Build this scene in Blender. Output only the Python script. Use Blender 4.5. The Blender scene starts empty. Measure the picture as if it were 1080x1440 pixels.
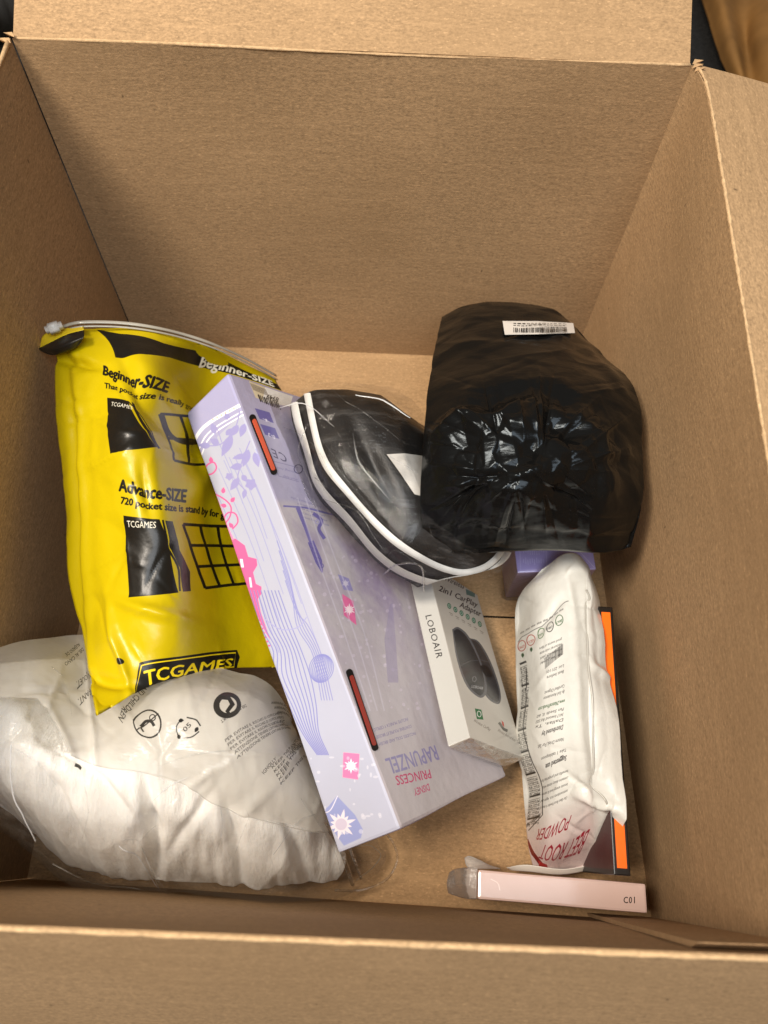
import bpy, bmesh, math, random
import numpy as np
from mathutils import Vector, Matrix
from mathutils.geometry import tessellate_polygon
random.seed(4)
sc = bpy.context.scene
COL = sc.collection
# ------------------------------------------------------------------ camera
CAMP = np.array([0.2466, 0.0268, 0.5831]); CROT = (0.4308, -0.004, 0.0341); FPX = 1040.0
cd = bpy.data.cameras.new('camera'); cam = bpy.data.objects.new('camera', cd); COL.objects.link(cam)
cam.location = CAMP; cam.rotation_euler = CROT
cd.sensor_fit = 'VERTICAL'; cd.sensor_height = 36; cd.sensor_width = 27; cd.lens = 26
cd.clip_start = .01; cd.clip_end = 50
cd.dof.use_dof = True; cd.dof.focus_distance = .47; cd.dof.aperture_fstop = 9
sc.camera = cam
# ------------------------------------------------------------------ light
w = bpy.data.worlds.new('World'); sc.world = w; w.use_nodes = True
w.node_tree.nodes['Background'].inputs[0].default_value = (1, .86, .70, 1)
w.node_tree.nodes['Background'].inputs[1].default_value = .20
def area(name, loc, target, size, power, color, size_y=None):
    l = bpy.data.lights.new(name, 'AREA'); l.energy = power; l.color = color; l.size = size
    if size_y: l.shape = 'RECTANGLE'; l.size_y = size_y
    o = bpy.data.objects.new(name, l); COL.objects.link(o); o.location = loc
    o.rotation_euler = (Vector(target)-Vector(loc)).to_track_quat('-Z', 'Y').to_euler()
    return o
area('ceiling_lamp', (-.46, .06, 1.75), (.22, .3, 0), .50, 39, (1, .89, .76))
area('window_light', (.40, -.40, 1.9), (.25, .2, .1), .95, 21, (.90, .95, 1))
sc.view_settings.view_transform = 'Standard'; sc.view_settings.look = 'None'
sc.view_settings.gamma = 1; sc.view_settings.exposure = 0.0

# ------------------------------------------------------------------ helpers
CM = np.array(Matrix.Rotation(CROT[2], 3, 'Z') @ Matrix.Rotation(CROT[1], 3, 'Y') @ Matrix.Rotation(CROT[0], 3, 'X'))
def ray(px, py): return CM @ np.array([(px-540)/FPX, -(py-720)/FPX, -1.0])
def U(px, py, z):
    d = ray(px, py); return CAMP + (z-CAMP[2])/d[2]*d
def proj(P):
    q = (np.asarray(P)-CAMP) @ CM
    return np.stack([540+FPX*q[..., 0]/-q[..., 2], 720-FPX*q[..., 1]/-q[..., 2]], -1)
def s2l(c):
    return tuple(((x/255)/12.92 if x/255 <= .04045 else ((x/255+.055)/1.055)**2.4) for x in c)
def empty(name, loc, label, cat, group=None):
    o = bpy.data.objects.new(name, None); COL.objects.link(o); o.location = loc; o.empty_display_size = .02
    o['label'] = label; o['category'] = cat
    if group: o['group'] = group
    return o
def link(name, me, mats, parent=None, smooth=True):
    o = bpy.data.objects.new(name, me); COL.objects.link(o)
    for m in (mats if isinstance(mats, (list, tuple)) else [mats]): me.materials.append(m)
    if smooth:
        me.polygons.foreach_set('use_smooth', [True]*len(me.polygons))
    if parent:
        o.parent = parent; o.matrix_parent_inverse = Matrix.Identity(4)
        t = Vector(parent.location)
        p = parent.parent
        while p: t += Vector(p.location); p = p.parent
        me.transform(Matrix.Translation(-t))
    return o
def mesh(name, V, F, mats, parent=None, smooth=True, uv=None):
    me = bpy.data.meshes.new(name); me.from_pydata([tuple(map(float, v)) for v in V], [], [tuple(map(int, f)) for f in F]); me.update()
    if uv is not None:
        l = me.uv_layers.new(name='uv'); vi = np.zeros(len(me.loops), int); me.loops.foreach_get('vertex_index', vi)
        l.data.foreach_set('uv', np.asarray(uv, np.float32)[vi].ravel())
    return link(name, me, mats, parent, smooth)
# smooth noise in numpy: sum of random sines, and folded "crumple" noise with sharp creases
def wav(x, y, f, n=7, seed=0):
    r = np.random.default_rng(seed); s = 0
    for k in range(n):
        a = r.uniform(0, 6.283); g = f*r.uniform(.5, 1.5)
        s = s+np.sin(6.283*g*(x*math.cos(a)+y*math.sin(a))+r.uniform(0, 6.283)+1.3*np.sin(6.283*g*.6*(x*math.sin(a)-y*math.cos(a))+r.uniform(0, 6)))
    return s/n**.5/1.2
def crumple(x, y, f, n=6, seed=0, ang=None, spread=3.14):
    r = np.random.default_rng(seed); h = 0*x; tot = 0
    for k in range(n):
        a = (r.uniform(0, 3.14) if ang is None else ang+r.normal()*spread)
        g = f*(1.0+.45*k); t = (x*math.cos(a)+y*math.sin(a))*g + r.uniform(0, 2)+h*.9 + .35*wav(x, y, f*.5, 4, seed*31+k)
        tri = np.abs((t % 2)-1); A = 1/(1+.6*k)
        h = h+A*(tri-.5); tot += A
    return h/tot*2
def cat(P, n, axis):
    P = np.moveaxis(np.asarray(P, float), axis, 0); N = P.shape[0]
    E = np.concatenate([[2*P[0]-P[1]], P, [2*P[-1]-P[-2]]]); out = []
    for t in np.linspace(0, N-1, n):
        i = min(int(t), N-2); f = t-i
        a, b, c, d = E[i], E[i+1], E[i+2], E[i+3]
        out.append(.5*((2*b)+(-a+c)*f+(2*a-5*b+4*c-d)*f*f+(-a+3*b-3*c+d)*f**3))
    return np.moveaxis(np.array(out), 0, axis)
def facets(x, y, spacing, k, seed):
    """creased sheet made of flat facets: difference of two sets of tangent planes"""
    r = np.random.default_rng(seed); x0, x1, y0, y1 = x.min(), x.max(), y.min(), y.max(); cx, cy = (x0+x1)/2, (y0+y1)/2; out = 0
    for sg in (1, -1):
        best = np.full(x.shape, -1e9)
        n = int((x1-x0)*(y1-y0)/spacing**2)+4
        for a, b in zip(r.uniform(x0, x1, n), r.uniform(y0, y1, n)):
            a -= cx; b -= cy; best = np.maximum(best, k*(a*(x-cx)+b*(y-cy))-k*(a*a+b*b)/2+r.normal()*k*spacing**2*.15)
        out = out+sg*best
    return out
class Surf:
    """a smooth sheet through control points given as (x, y, height)"""
    def __init__(s, rows, nv, nu, grow=0, lift=0):
        C = np.array([[U(*p) for p in r] for r in rows])
        if grow or lift:
            c = C.mean((0, 1)); C = c+(C-c)*np.array([1+grow, 1+grow, 1]); C[..., 2] += lift
        s.P = cat(cat(C, nv, 0), nu, 1); s.nv, s.nu = nv, nu
        s.v, s.u = np.meshgrid(np.linspace(0, 1, nv), np.linspace(0, 1, nu), indexing='ij')
        s.px = proj(s.P)
        du = np.gradient(s.P, axis=1); dv = np.gradient(s.P, axis=0)
        n = np.cross(dv, du); n /= np.linalg.norm(n, axis=2, keepdims=True)+1e-12
        n *= np.sign(n[..., 2:3].mean()); s.N = n
    def inv(s, x, y):
        d = (s.px[..., 0]-x)**2+(s.px[..., 1]-y)**2; i, j = np.unravel_index(d.argmin(), d.shape)
        i = min(max(i, 1), s.nv-2); j = min(max(j, 1), s.nu-2)
        Ju = (s.px[i, j+1]-s.px[i, j-1])/2*(s.nu-1); Jv = (s.px[i+1, j]-s.px[i-1, j])/2*(s.nv-1)
        M = np.array([Ju, Jv]).T
        try: e = np.linalg.solve(M, np.array([x, y])-s.px[i, j])
        except np.linalg.LinAlgError: e = np.zeros(2)
        e = np.clip(e, -.03, .03)
        return np.array([s.u[i, j]+e[0], 1-(s.v[i, j]+e[1])])
    def mesh(s, name, mat, parent, disp=None, drop=.03, closed=True, edge=True):
        P = s.P.copy()
        if disp is not None:
            P = P+s.N*disp[..., None]
        nv, nu = s.nv, s.nu; idx = np.arange(nv*nu).reshape(nv, nu)
        V = list(P.reshape(-1, 3)); UV = list(np.stack([s.u, 1-s.v], -1).reshape(-1, 2))
        F = [(idx[i, j], idx[i+1, j], idx[i+1, j+1], idx[i, j+1]) for i in range(nv-1) for j in range(nu-1)]
        if closed:
            st = 4; iv = sorted(set(list(range(0, nv, st))+[nv-1])); iu = sorted(set(list(range(0, nu, st))+[nu-1]))
            sh = (1-(2*s.u-1)**6)*(1-(2*s.v-1)**6)
            b = {}
            for i in range(nv):
                for j in range(nu):
                    if i in (0, nv-1) or j in (0, nu-1): b[i, j] = idx[i, j]
                    else:
                        b[i, j] = len(V); q = s.P[i, j].copy(); q[2] -= drop*sh[i, j]; V.append(q); UV.append((s.u[i, j], 1-s.v[i, j]))
            F += [(b[i, j], b[i, j+1], b[i+1, j+1], b[i+1, j]) for i in range(nv-1) for j in range(nu-1)]
        return mesh(name, V, F, mat, parent, True, UV)
    def at(s, x, y, off=0, disp=None):
        u, v = s.inv(x, y); fi = np.clip((1-v)*(s.nv-1), 0, s.nv-1.001); fj = np.clip(u*(s.nu-1), 0, s.nu-1.001)
        i, j = int(fi), int(fj); a, b = fi-i, fj-j
        P = s.P if disp is None else s.P+s.N*disp[..., None]
        q = P[i, j]*(1-a)*(1-b)+P[i+1, j]*a*(1-b)+P[i, j+1]*(1-a)*b+P[i+1, j+1]*a*b
        return q+s.N[i, j]*off
class Face:
    """flat face: origin + two edge vectors"""
    def __init__(s, o, a, b): s.o, s.a, s.b = map(np.array, (o, a, b)); s.n = np.cross(s.a, s.b)
    def inv(s, x, y):
        d = ray(x, y); t = ((s.o-CAMP)@s.n)/(d@s.n); q = CAMP+t*d-s.o
        return np.array([q@s.a/(s.a@s.a), q@s.b/(s.b@s.b)])

# ------------------------------------------------------------------ printed artwork: lettering and marks drawn as shapes on a canvas
_tc = {}
def text_tris(body, bold=0.0, spacing=1.0):
    k = (body, bold, spacing)
    if k in _tc: return _tc[k]
    c = bpy.data.curves.new('t', 'FONT'); c.body = body; c.size = 1; c.resolution_u = 2; c.space_character = spacing
    o = bpy.data.objects.new('t', c); COL.objects.link(o)
    dg = bpy.context.evaluated_depsgraph_get(); dg.update()
    me = o.evaluated_get(dg).to_mesh(); me.calc_loop_triangles()
    v = np.array([tuple(q.co)[:2] for q in me.vertices]).reshape(-1, 2); t = np.array([tuple(q.vertices) for q in me.loop_triangles], int).reshape(-1, 3)
    T = v[t]
    bpy.data.objects.remove(o); bpy.data.curves.remove(c)
    if bold > 0 and len(T): T = np.concatenate([T+np.array([dx*bold, dy*bold]) for dx, dy in ((1, 0), (-1, 0), (0, .7), (0, -.7), (.6, .5), (-.6, -.5))])
    if len(T): T = T-np.array([T[..., 0].min(), 0]); wd = T[..., 0].max()
    else: wd = 1
    _tc[k] = (T, wd); return _tc[k]
class Canvas:
    def __init__(s, W, H, surf, base=(255, 255, 255), a=1.0):
        s.W, s.H, s.surf = W, H, surf; s.A = np.zeros((H, W, 4), np.float32); s.A[:] = (*[c/255 for c in base], a)
    def fill_tris(s, T, color, alpha=1.0, ss=3, mode='over', a=1.0):
        if len(T) == 0: return
        T = np.asarray(T, float)*np.array([s.W, s.H])
        lo = np.floor(T.min((0, 1))).astype(int)-1; hi = np.ceil(T.max((0, 1))).astype(int)+2
        lo = np.maximum(lo, 0); hi = np.minimum(hi, [s.W, s.H])
        if (hi <= lo).any(): return
        w_, h_ = (hi-lo); M = np.zeros((h_*ss, w_*ss), bool); Q = (T-lo)*ss
        for t in Q:
            x0, y0 = np.maximum(np.floor(t.min(0)).astype(int), 0); x1 = min(int(t[:, 0].max())+1, w_*ss); y1 = min(int(t[:, 1].max())+1, h_*ss)
            if x1 <= x0 or y1 <= y0: continue
            X = np.arange(x0, x1)[None]+.5; Y = np.arange(y0, y1)[:, None]+.5
            (ax, ay), (bx, by), (cx, cy) = t
            d = (bx-ax)*(cy-ay)-(by-ay)*(cx-ax)
            if abs(d) < 1e-9: continue
            sg = 1 if d > 0 else -1
            m = (((bx-ax)*(Y-ay)-(by-ay)*(X-ax))*sg >= 0) & (((cx-bx)*(Y-by)-(cy-by)*(X-bx))*sg >= 0) & (((ax-cx)*(Y-cy)-(ay-cy)*(X-cx))*sg >= 0)
            M[y0:y1, x0:x1] |= m
        m = M.reshape(h_, ss, w_, ss).mean((1, 3))[..., None].astype(np.float32)*alpha
        R = s.A[lo[1]:hi[1], lo[0]:hi[0]]
        tgt = np.array([*[c/255 for c in color], a], np.float32)
        R[:] = R*(1-m)+tgt*m
    def uv(s, pts): return np.array([s.surf.inv(*p) for p in pts])
    def poly(s, pts, color, alpha=1.0, px=True, a=1.0):
        q = s.uv(pts) if px else np.array(pts, float)
        tr = tessellate_polygon([[Vector((x, y, 0)) for x, y in q]])
        s.fill_tris([[q[i] for i in t] for t in tr], color, alpha, a=a)
    def stroke(s, pts, wpx, color, alpha=1.0, closed=False, smooth=0, a=1.0):
        """line through photo points, width in the same units"""
        p = np.array(pts, float)
        if smooth:
            if closed: p = np.concatenate([p, p[:1]])
            p = cat(p, smooth, 0)
        elif closed: p = np.concatenate([p, p[:1]])
        T = []
        d = np.gradient(p, axis=0) if len(p) > 2 else np.array([p[1]-p[0]]*2)
        d = d/(np.hypot(d[:, 0], d[:, 1])[:, None]+1e-9); n = np.stack([-d[:, 1], d[:, 0]], 1)
        ww = wpx if np.ndim(wpx) else np.full(len(p), wpx)
        L = s.uv(p+n*np.array(ww)[:, None]/2); R = s.uv(p-n*np.array(ww)[:, None]/2)
        for i in range(len(p)-1): T += [[L[i], R[i], R[i+1]], [L[i], R[i+1], L[i+1]]]
        s.fill_tris(T, color, alpha, a=a)
    def ring(s, c, rx, ry, rot, wpx, color, alpha=1, fill=False, a=1.0, n=28):
        t = np.linspace(0, 2*math.pi, n+1)[:-1]; cr, sr = math.cos(rot), math.sin(rot)
        pts = [(c[0]+rx*math.cos(k)*cr-ry*math.sin(k)*sr, c[1]+rx*math.cos(k)*sr+ry*math.sin(k)*cr) for k in t]
        if fill: s.poly(pts, color, alpha, a=a)
        else: s.stroke(pts+pts[:1], wpx, color, alpha, a=a)
    def text(s, body, p0, p1, hpx, color, bold=0.0, alpha=1.0, up=None, spacing=1.0, a=1.0, shear=0):
        """baseline runs from p0 to p1 (text is fitted between them); hpx = cap height (negative flips)"""
        T, wd = text_tris(body, bold, spacing)
        if not len(T): return
        p0, p1 = np.array(p0, float), np.array(p1, float); d = p1-p0; L = np.hypot(*d); d /= L
        upv = np.array(up, float) if up is not None else np.array([d[1], -d[0]]); upv = upv/np.hypot(*upv)*hpx
        o = s.surf.inv(*p0); e = s.surf.inv(*p1); m = (p0+p1)/2
        um = (s.surf.inv(*(m+upv*.5))-s.surf.inv(*(m-upv*.5)))
        X = T[..., 0]/wd; Y = T[..., 1]/.70
        q = o+X[..., None]*(e-o)+(Y[..., None])*um+shear*Y[..., None]*(e-o)*.02
        s.fill_tris(q, color, alpha, a=a)
    def image(s, name):
        im = bpy.data.images.new(name, s.W, s.H, alpha=True); im.alpha_mode = 'CHANNEL_PACKED'
        im.pixels.foreach_set(np.ascontiguousarray(s.A, dtype=np.float32).ravel()); im.update(); im.pack(); return im

# ------------------------------------------------------------------ materials
class NT:
    def __init__(s, name):
        s.m = bpy.data.materials.new(name); s.m.use_nodes = True; s.t = s.m.node_tree; s.b = s.t.nodes['Principled BSDF']; s.out = s.t.nodes['Material Output']
    def n(s, typ, **kw):
        x = s.t.nodes.new(typ)
        for k, v in kw.items():
            if k.startswith('i_'):
                key = k[2:].replace('_', ' '); x.inputs[int(key) if key.isdigit() else key].default_value = v
            else: setattr(x, k, v)
        return x
    def l(s, a, b): s.t.links.new(a, b)
    def mixc(s, fac, a, b, mode='MIX'):
        x = s.n('ShaderNodeMix', data_type='RGBA', blend_type=mode)
        for i, v in ((0, fac), (6, a), (7, b)):
            if hasattr(v, 'is_linked') or hasattr(v, 'links'): s.l(v, x.inputs[i])
            elif i == 0: x.inputs[0].default_value = v
            else: x.inputs[i].default_value = (*v, 1) if len(v) == 3 else v
        return x.outputs[2]
    def noise(s, vec, scale, detail=3, rough=.5, stretch=None):
        if stretch:
            mp = s.n('ShaderNodeMapping'); mp.inputs['Scale'].default_value = stretch; s.l(vec, mp.inputs[0]); vec = mp.outputs[0]
        x = s.n('ShaderNodeTexNoise'); x.inputs['Scale'].default_value = scale; x.inputs['Detail'].default_value = detail; x.inputs['Roughness'].default_value = rough
        s.l(vec, x.inputs['Vector']); return x.outputs['Fac']
    def ramp(s, fac, stops):
        x = s.n('ShaderNodeValToRGB'); s.l(fac, x.inputs[0]); e = x.color_ramp.elements
        while len(e) < len(stops): e.new(.5)
        for q, (p, c) in zip(e, stops): q.position = p; q.color = (*c, 1) if len(c) == 3 else c
        return x.outputs[0]
    def bump(s, h, strength, dist=.001, prev=None):
        x = s.n('ShaderNodeBump'); x.inputs['Strength'].default_value = strength; x.inputs['Distance'].default_value = dist; s.l(h, x.inputs['Height'])
        if prev is not None: s.l(prev, x.inputs['Normal'])
        return x.outputs[0]
def cardboard(name, col, streak=.35, seed=0, rough=.85, fiber=1.0):
    k = NT(name); tc = k.n('ShaderNodeTexCoord'); mp = k.n('ShaderNodeMapping'); mp.inputs['Location'].default_value = (seed*3.1, seed*1.7, seed)
    k.l(tc.outputs['UV'], mp.inputs[0]); v = mp.outputs[0]
    n1 = k.noise(v, 1, 5, .65, (150, 400, 1)); n2 = k.noise(v, 1, 4, .7, (420, 700, 1)); n3 = k.noise(v, 5, 4, .6); n4 = k.noise(v, 1, 2, .5, (18, 150, 1))
    n5 = k.noise(v, 1, 2, .6, (280, 560, 1))
    c = s2 = col
    a = tuple(x*.62 for x in col); b = tuple(min(1, x*1.42) for x in col)
    c1 = k.ramp(n1, [(.34, a), (.66, b)]); c2 = k.mixc(k.ramp(n2, [(.34, (0, 0, 0)), (.66, (1, 1, 1))]), tuple(x*.52 for x in col), tuple(min(1, x*1.52) for x in col))
    c = k.mixc(.55, c1, c2)
    c = k.mixc(k.ramp(n3, [(.35, (0, 0, 0)), (.65, (.6, .6, .6))]), c, tuple(x*y for x, y in zip(col, (.82, .80, .76))))
    c = k.mixc(k.ramp(n4, [(.50, (0, 0, 0)), (.75, (.34, .34, .34))]), c, tuple(min(1, x*1.3) for x in col))
    n6 = k.noise(v, 1, 2, .5, (7, 520, 1)); n7 = k.noise(v, 9, 2, .5)
    mm = k.n('ShaderNodeMath', operation='MULTIPLY'); k.l(k.ramp(n6, [(.70, (0, 0, 0)), (.74, (.5, .5, .5))]), mm.inputs[0]); k.l(k.ramp(n7, [(.52, (0, 0, 0)), (.60, (1, 1, 1))]), mm.inputs[1])
    c = k.mixc(mm.outputs[0], c, tuple(min(1, x*1.45) for x in col))
    # pale fibres and small dark flecks
    c = k.mixc(k.ramp(n5, [(.60, (0, 0, 0)), (.70, (.55*fiber,)*3)]), c, tuple(min(1, x*1.6) for x in col))
    vr = k.n('ShaderNodeTexVoronoi'); vr.inputs['Scale'].default_value = 45; vm = k.n('ShaderNodeMapping'); vm.inputs['Scale'].default_value = (1.0, .55, 1); k.l(v, vm.inputs[0]); k.l(vm.outputs[0], vr.inputs['Vector'])
    fl = k.ramp(vr.outputs['Distance'], [(.02, (1, 1, 1)), (.045, (0, 0, 0))])
    c = k.mixc(fl, c, tuple(x*.45 for x in col))
    k.l(c, k.b.inputs['Base Color']); k.b.inputs['Roughness'].default_value = rough; k.b.inputs['Specular IOR Level'].default_value = .25
    ad = k.n('ShaderNodeMath', operation='ADD'); k.l(n1, ad.inputs[0]); k.l(n2, ad.inputs[1])
    k.l(k.bump(ad.outputs[0], .34, .0006), k.b.inputs['Normal']); return k.m
def plain(name, col, rough=.5, spec=.5, var=.06, bump=.1, bscale=300, coat=0, metallic=0):
    k = NT(name); tc = k.n('ShaderNodeTexCoord'); v = tc.outputs['Object']
    n = k.noise(v, bscale, 4, .6); n2 = k.noise(v, 14, 3, .6)
    c = k.mixc(k.ramp(n2, [(.35, (0, 0, 0)), (.65, (1, 1, 1))]), tuple(x*(1-var) for x in col), tuple(min(1, x*(1+var)) for x in col))
    k.l(c, k.b.inputs['Base Color']); k.b.inputs['Roughness'].default_value = rough; k.b.inputs['Specular IOR Level'].default_value = spec
    k.b.inputs['Coat Weight'].default_value = coat; k.b.inputs['Coat Roughness'].default_value = .12; k.b.inputs['Metallic'].default_value = metallic
    k.l(k.bump(n, bump, .0006), k.b.inputs['Normal']); return k.m
def printed(name, im, rough=.4, spec=.5, coat=0, bumps=((18, .3, .002), (220, .08, .0004)), sss=0, dirt=.05, stretch=None):
    k = NT(name); tc = k.n('ShaderNodeTexCoord'); t = k.n('ShaderNodeTexImage', image=im, extension='EXTEND', interpolation='Cubic'); k.l(tc.outputs['UV'], t.inputs[0])
    n = k.noise(tc.outputs['Object'], 22, 5, .65)
    c = k.mixc(k.ramp(n, [(.35, (0, 0, 0)), (.7, (dirt*3,)*3)]), t.outputs['Color'], (.75, .70, .62), 'MULTIPLY')
    k.l(c, k.b.inputs['Base Color']); k.b.inputs['Roughness'].default_value = rough; k.b.inputs['Specular IOR Level'].default_value = spec
    k.b.inputs['Coat Weight'].default_value = coat; k.b.inputs['Coat Roughness'].default_value = .15
    if sss: k.b.inputs['Subsurface Weight'].default_value = sss; k.b.inputs['Subsurface Radius'].default_value = (.01, .01, .008); k.b.inputs['Subsurface Scale'].default_value = .6
    p = None
    for sc_, st, ds in bumps: p = k.bump(k.noise(tc.outputs['Object'], sc_, 4, .6, stretch), st, ds, p)
    if p is not None: k.l(p, k.b.inputs['Normal'])
    return k.m
def film(name, tint=(.95, .96, .97), body=.06, rough=.12, scale=60, strength=.5, wisps=.5, im=None, wscale=(30, 160, 30), trans=.5, gloss=.6):
    """clear wrinkled plastic: mostly see-through, milky where wisps gather, glossy on top"""
    k = NT(name); tc = k.n('ShaderNodeTexCoord'); v = tc.outputs['Object']
    n1 = k.noise(v, scale, 4, .6); n2 = k.noise(v, 1, 5, .7, wscale)
    rp = k.ramp(n2, [(.52, (0, 0, 0)), (.74, (wisps,)*3)])
    fr = k.n('ShaderNodeFresnel', i_IOR=1.45)
    nb = k.bump(n1, strength, .006, k.bump(n2, .5, .002)); k.l(nb, fr.inputs['Normal'])
    tr = k.n('ShaderNodeBsdfTransparent'); tr.inputs[0].default_value = (*tint, 1)
    gl = k.n('ShaderNodeBsdfGlossy'); gl.inputs['Roughness'].default_value = rough; k.l(nb, gl.inputs['Normal'])
    df = k.b; df.inputs['Base Color'].default_value = (.92, .90, .86, 1); df.inputs['Roughness'].default_value = .35; k.l(nb, df.inputs['Normal'])
    ad = k.n('ShaderNodeMath', operation='ADD', use_clamp=True); k.l(rp, ad.inputs[0]); ad.inputs[1].default_value = body
    fac = ad.outputs[0]
    if im:
        t = k.n('ShaderNodeTexImage', image=im, extension='EXTEND', interpolation='Cubic'); k.l(tc.outputs['UV'], t.inputs[0]); k.l(t.outputs['Color'], df.inputs['Base Color'])
        mx = k.n('ShaderNodeMath', operation='MAXIMUM'); k.l(t.outputs['Alpha'], mx.inputs[0]); k.l(fac, mx.inputs[1]); fac = mx.outputs[0]
    tl = k.n('ShaderNodeBsdfTranslucent'); tl.inputs[0].default_value = (.95, .93, .9, 1)
    if im: k.l(t.outputs['Color'], tl.inputs[0])
    m0 = k.n('ShaderNodeMixShader'); m0.inputs[0].default_value = trans; k.l(df.outputs[0], m0.inputs[1]); k.l(tl.outputs[0], m0.inputs[2])
    gm = k.n('ShaderNodeMath', operation='MULTIPLY'); k.l(fr.outputs[0], gm.inputs[0]); gm.inputs[1].default_value = gloss
    m1 = k.n('ShaderNodeMixShader'); k.l(fac, m1.inputs[0]); k.l(tr.outputs[0], m1.inputs[1]); k.l(m0.outputs[0], m1.inputs[2])
    m2 = k.n('ShaderNodeMixShader'); k.l(gm.outputs[0], m2.inputs[0]); k.l(m1.outputs[0], m2.inputs[1]); k.l(gl.outputs[0], m2.inputs[2])
    k.l(m2.outputs[0], k.out.inputs['Surface']); return k.m

KRAFT = (.39, .252, .134)
M_wall = [cardboard('kraft_cardboard_%d' % i, KRAFT, seed=i) for i in range(3)]
M_floor = cardboard('kraft_cardboard_bottom', (.42, .265, .134), seed=5)
M_edge = cardboard('worn_crease_paper', (.54, .365, .20), seed=7)
M_dark = plain('dark_gap', (.03, .02, .012), .9, .1)

# ------------------------------------------------------------------ the setting beyond the box
k = NT('dark_carpet'); tc = k.n('ShaderNodeTexCoord'); n = k.noise(tc.outputs['Object'], 160, 5, .75)
k.l(k.ramp(n, [(.4, (.004, .004, .004)), (.75, (.022, .022, .022))]), k.b.inputs['Base Color']); k.b.inputs['Roughness'].default_value = .9
k.l(k.bump(n, 1, .006), k.b.inputs['Normal'])
o = mesh('floor', [(-3, -3, -.012), (3, -3, -.012), (3, 4, -.012), (-3, 4, -.012)], [(0, 1, 2, 3)], k.m, smooth=False); o['kind'] = 'structure'

# ------------------------------------------------------------------ the cardboard box
H = .2862; TH = .0042
BL, BR, FL, FR = U(194, 483, 0), U(803, 508, 0), U(42, 1227, 0), U(912, 1270, 0)
TBL, TBR = U(17, 54, H), U(973, 93, H)
TFL = U(-260, 1290, H); TFR = U(1190, 1348, H)
TFL[0] = -.004; FL = FL+(0, -.004, 0); FR = FR+(0, -.011, 0)
_a = U(0, 1300, H); _b = U(1080, 1343, H)
def frontline(x): return _a+(_b-_a)*((x-_a[0])/(_b[0]-_a[0]))
TFL = frontline(-.004); TFR = frontline(.409)
box = empty('cardboard_box', (.21, .23, 0), 'large open brown cardboard box with its flaps folded out, holding the parcels', 'cardboard box')
def grid(name, c00, c10, c11, c01, out, mat, parent, nu=40, nv=24, warp=.0015, seed=0, th=TH, curl=None, jag=0):
    """panel between four inner corners, 'out' = direction of its thickness"""
    out = np.array(out, float); out /= np.linalg.norm(out)
    u = np.linspace(0, 1, nu); v = np.linspace(0, 1, nv); Vv, Uu = np.meshgrid(v, u, indexing='ij')
    P = (c00*((1-Uu)*(1-Vv))[..., None]+c10*(Uu*(1-Vv))[..., None]+c11*(Uu*Vv)[..., None]+c01*((1-Uu)*Vv)[..., None])
    lu = np.linalg.norm(np.array(c10)-c00); lv = np.linalg.norm(np.array(c01)-c00)
    env = (1-(2*Uu-1)**4)*(1-(2*Vv-1)**4)
    P = P+out*(wav(Uu*lu, Vv*lv, 3.5, 5, seed)*warp*env)[..., None]
    if jag:
        e = (Vv > .999)*1.0; P = P+((np.array(c01)-c00)/lv)*(e*wav(Uu*lu, 0*Uu, 90, 6, seed+3)*jag)[..., None]
    if curl: P = P+np.array([-.0065, -.0005, 0])*(np.exp(-(1-Uu)*lu/.010)*(Vv if curl == 1 else np.exp(-Vv*lv/.03)))[..., None]
    N = nu*nv; idx = np.arange(N).reshape(nv, nu)
    tp = (1-.85*((Vv > .999)+(Vv < .001)))[..., None]; V = np.concatenate([P.reshape(-1, 3), (P+out*th*tp).reshape(-1, 3)]); uv = np.stack([Uu*lu, Vv*lv], -1).reshape(-1, 2); uv = np.concatenate([uv, uv])
    F = []
    for i in range(nv-1):
        for j in range(nu-1):
            a, b, c, d = idx[i, j], idx[i, j+1], idx[i+1, j+1], idx[i+1, j]
            F += [(a, b, c, d), (a+N, d+N, c+N, b+N)]
    for j in range(nu-1):
        F += [(idx[0, j+1], idx[0, j], idx[0, j]+N, idx[0, j+1]+N), (idx[-1, j], idx[-1, j+1], idx[-1, j+1]+N, idx[-1, j]+N)]
    for i in range(nv-1):
        F += [(idx[i, 0], idx[i+1, 0], idx[i+1, 0]+N, idx[i, 0]+N), (idx[i+1, -1], idx[i, -1], idx[i, -1]+N, idx[i+1, -1]+N)]
    me = mesh(name, V, F, mat, parent, False, uv)
    return me
def tube(name, pts, r, mat, parent, nseg=8, n=None, flat=1.0, up=(0, 0, 1), wob=0):
    p = np.array(pts, float)
    if n: p = cat(p, n, 0)
    d = np.gradient(p, axis=0); d /= np.linalg.norm(d, axis=1)[:, None]; up = np.array(up, float)
    s = np.cross(d, up); s /= np.linalg.norm(s, axis=1)[:, None]; t = np.cross(s, d)
    V = []; F = []; UV = []; L = 0
    rr = r if np.ndim(r) else np.full(len(p), r)
    for i in range(len(p)):
        if i: L += np.linalg.norm(p[i]-p[i-1])
        R_ = rr[i]*(1+wob*math.sin(L*900)*.5+wob*random.uniform(-.5, .5))
        for q in range(nseg):
            a = 2*math.pi*q/nseg; V.append(p[i]+s[i]*math.cos(a)*R_+t[i]*math.sin(a)*R_*flat); UV.append((L, q*.001))
    for i in range(len(p)-1):
        for q in range(nseg): a = i*nseg+q; b = i*nseg+(q+1) % nseg; F.append((a, b, b+nseg, a+nseg))
    F += [tuple(range(nseg-1, -1, -1)), tuple(range((len(p)-1)*nseg, len(p)*nseg))]
    return mesh(name, V, F, mat, parent, True, UV)
grid('back_wall', BL, BR+(.004, 0, 0), TBR+(.001, 0, 0), TBL, (0, 1, 0), M_wall[0], box, 60, 40, .002, 1)
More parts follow.
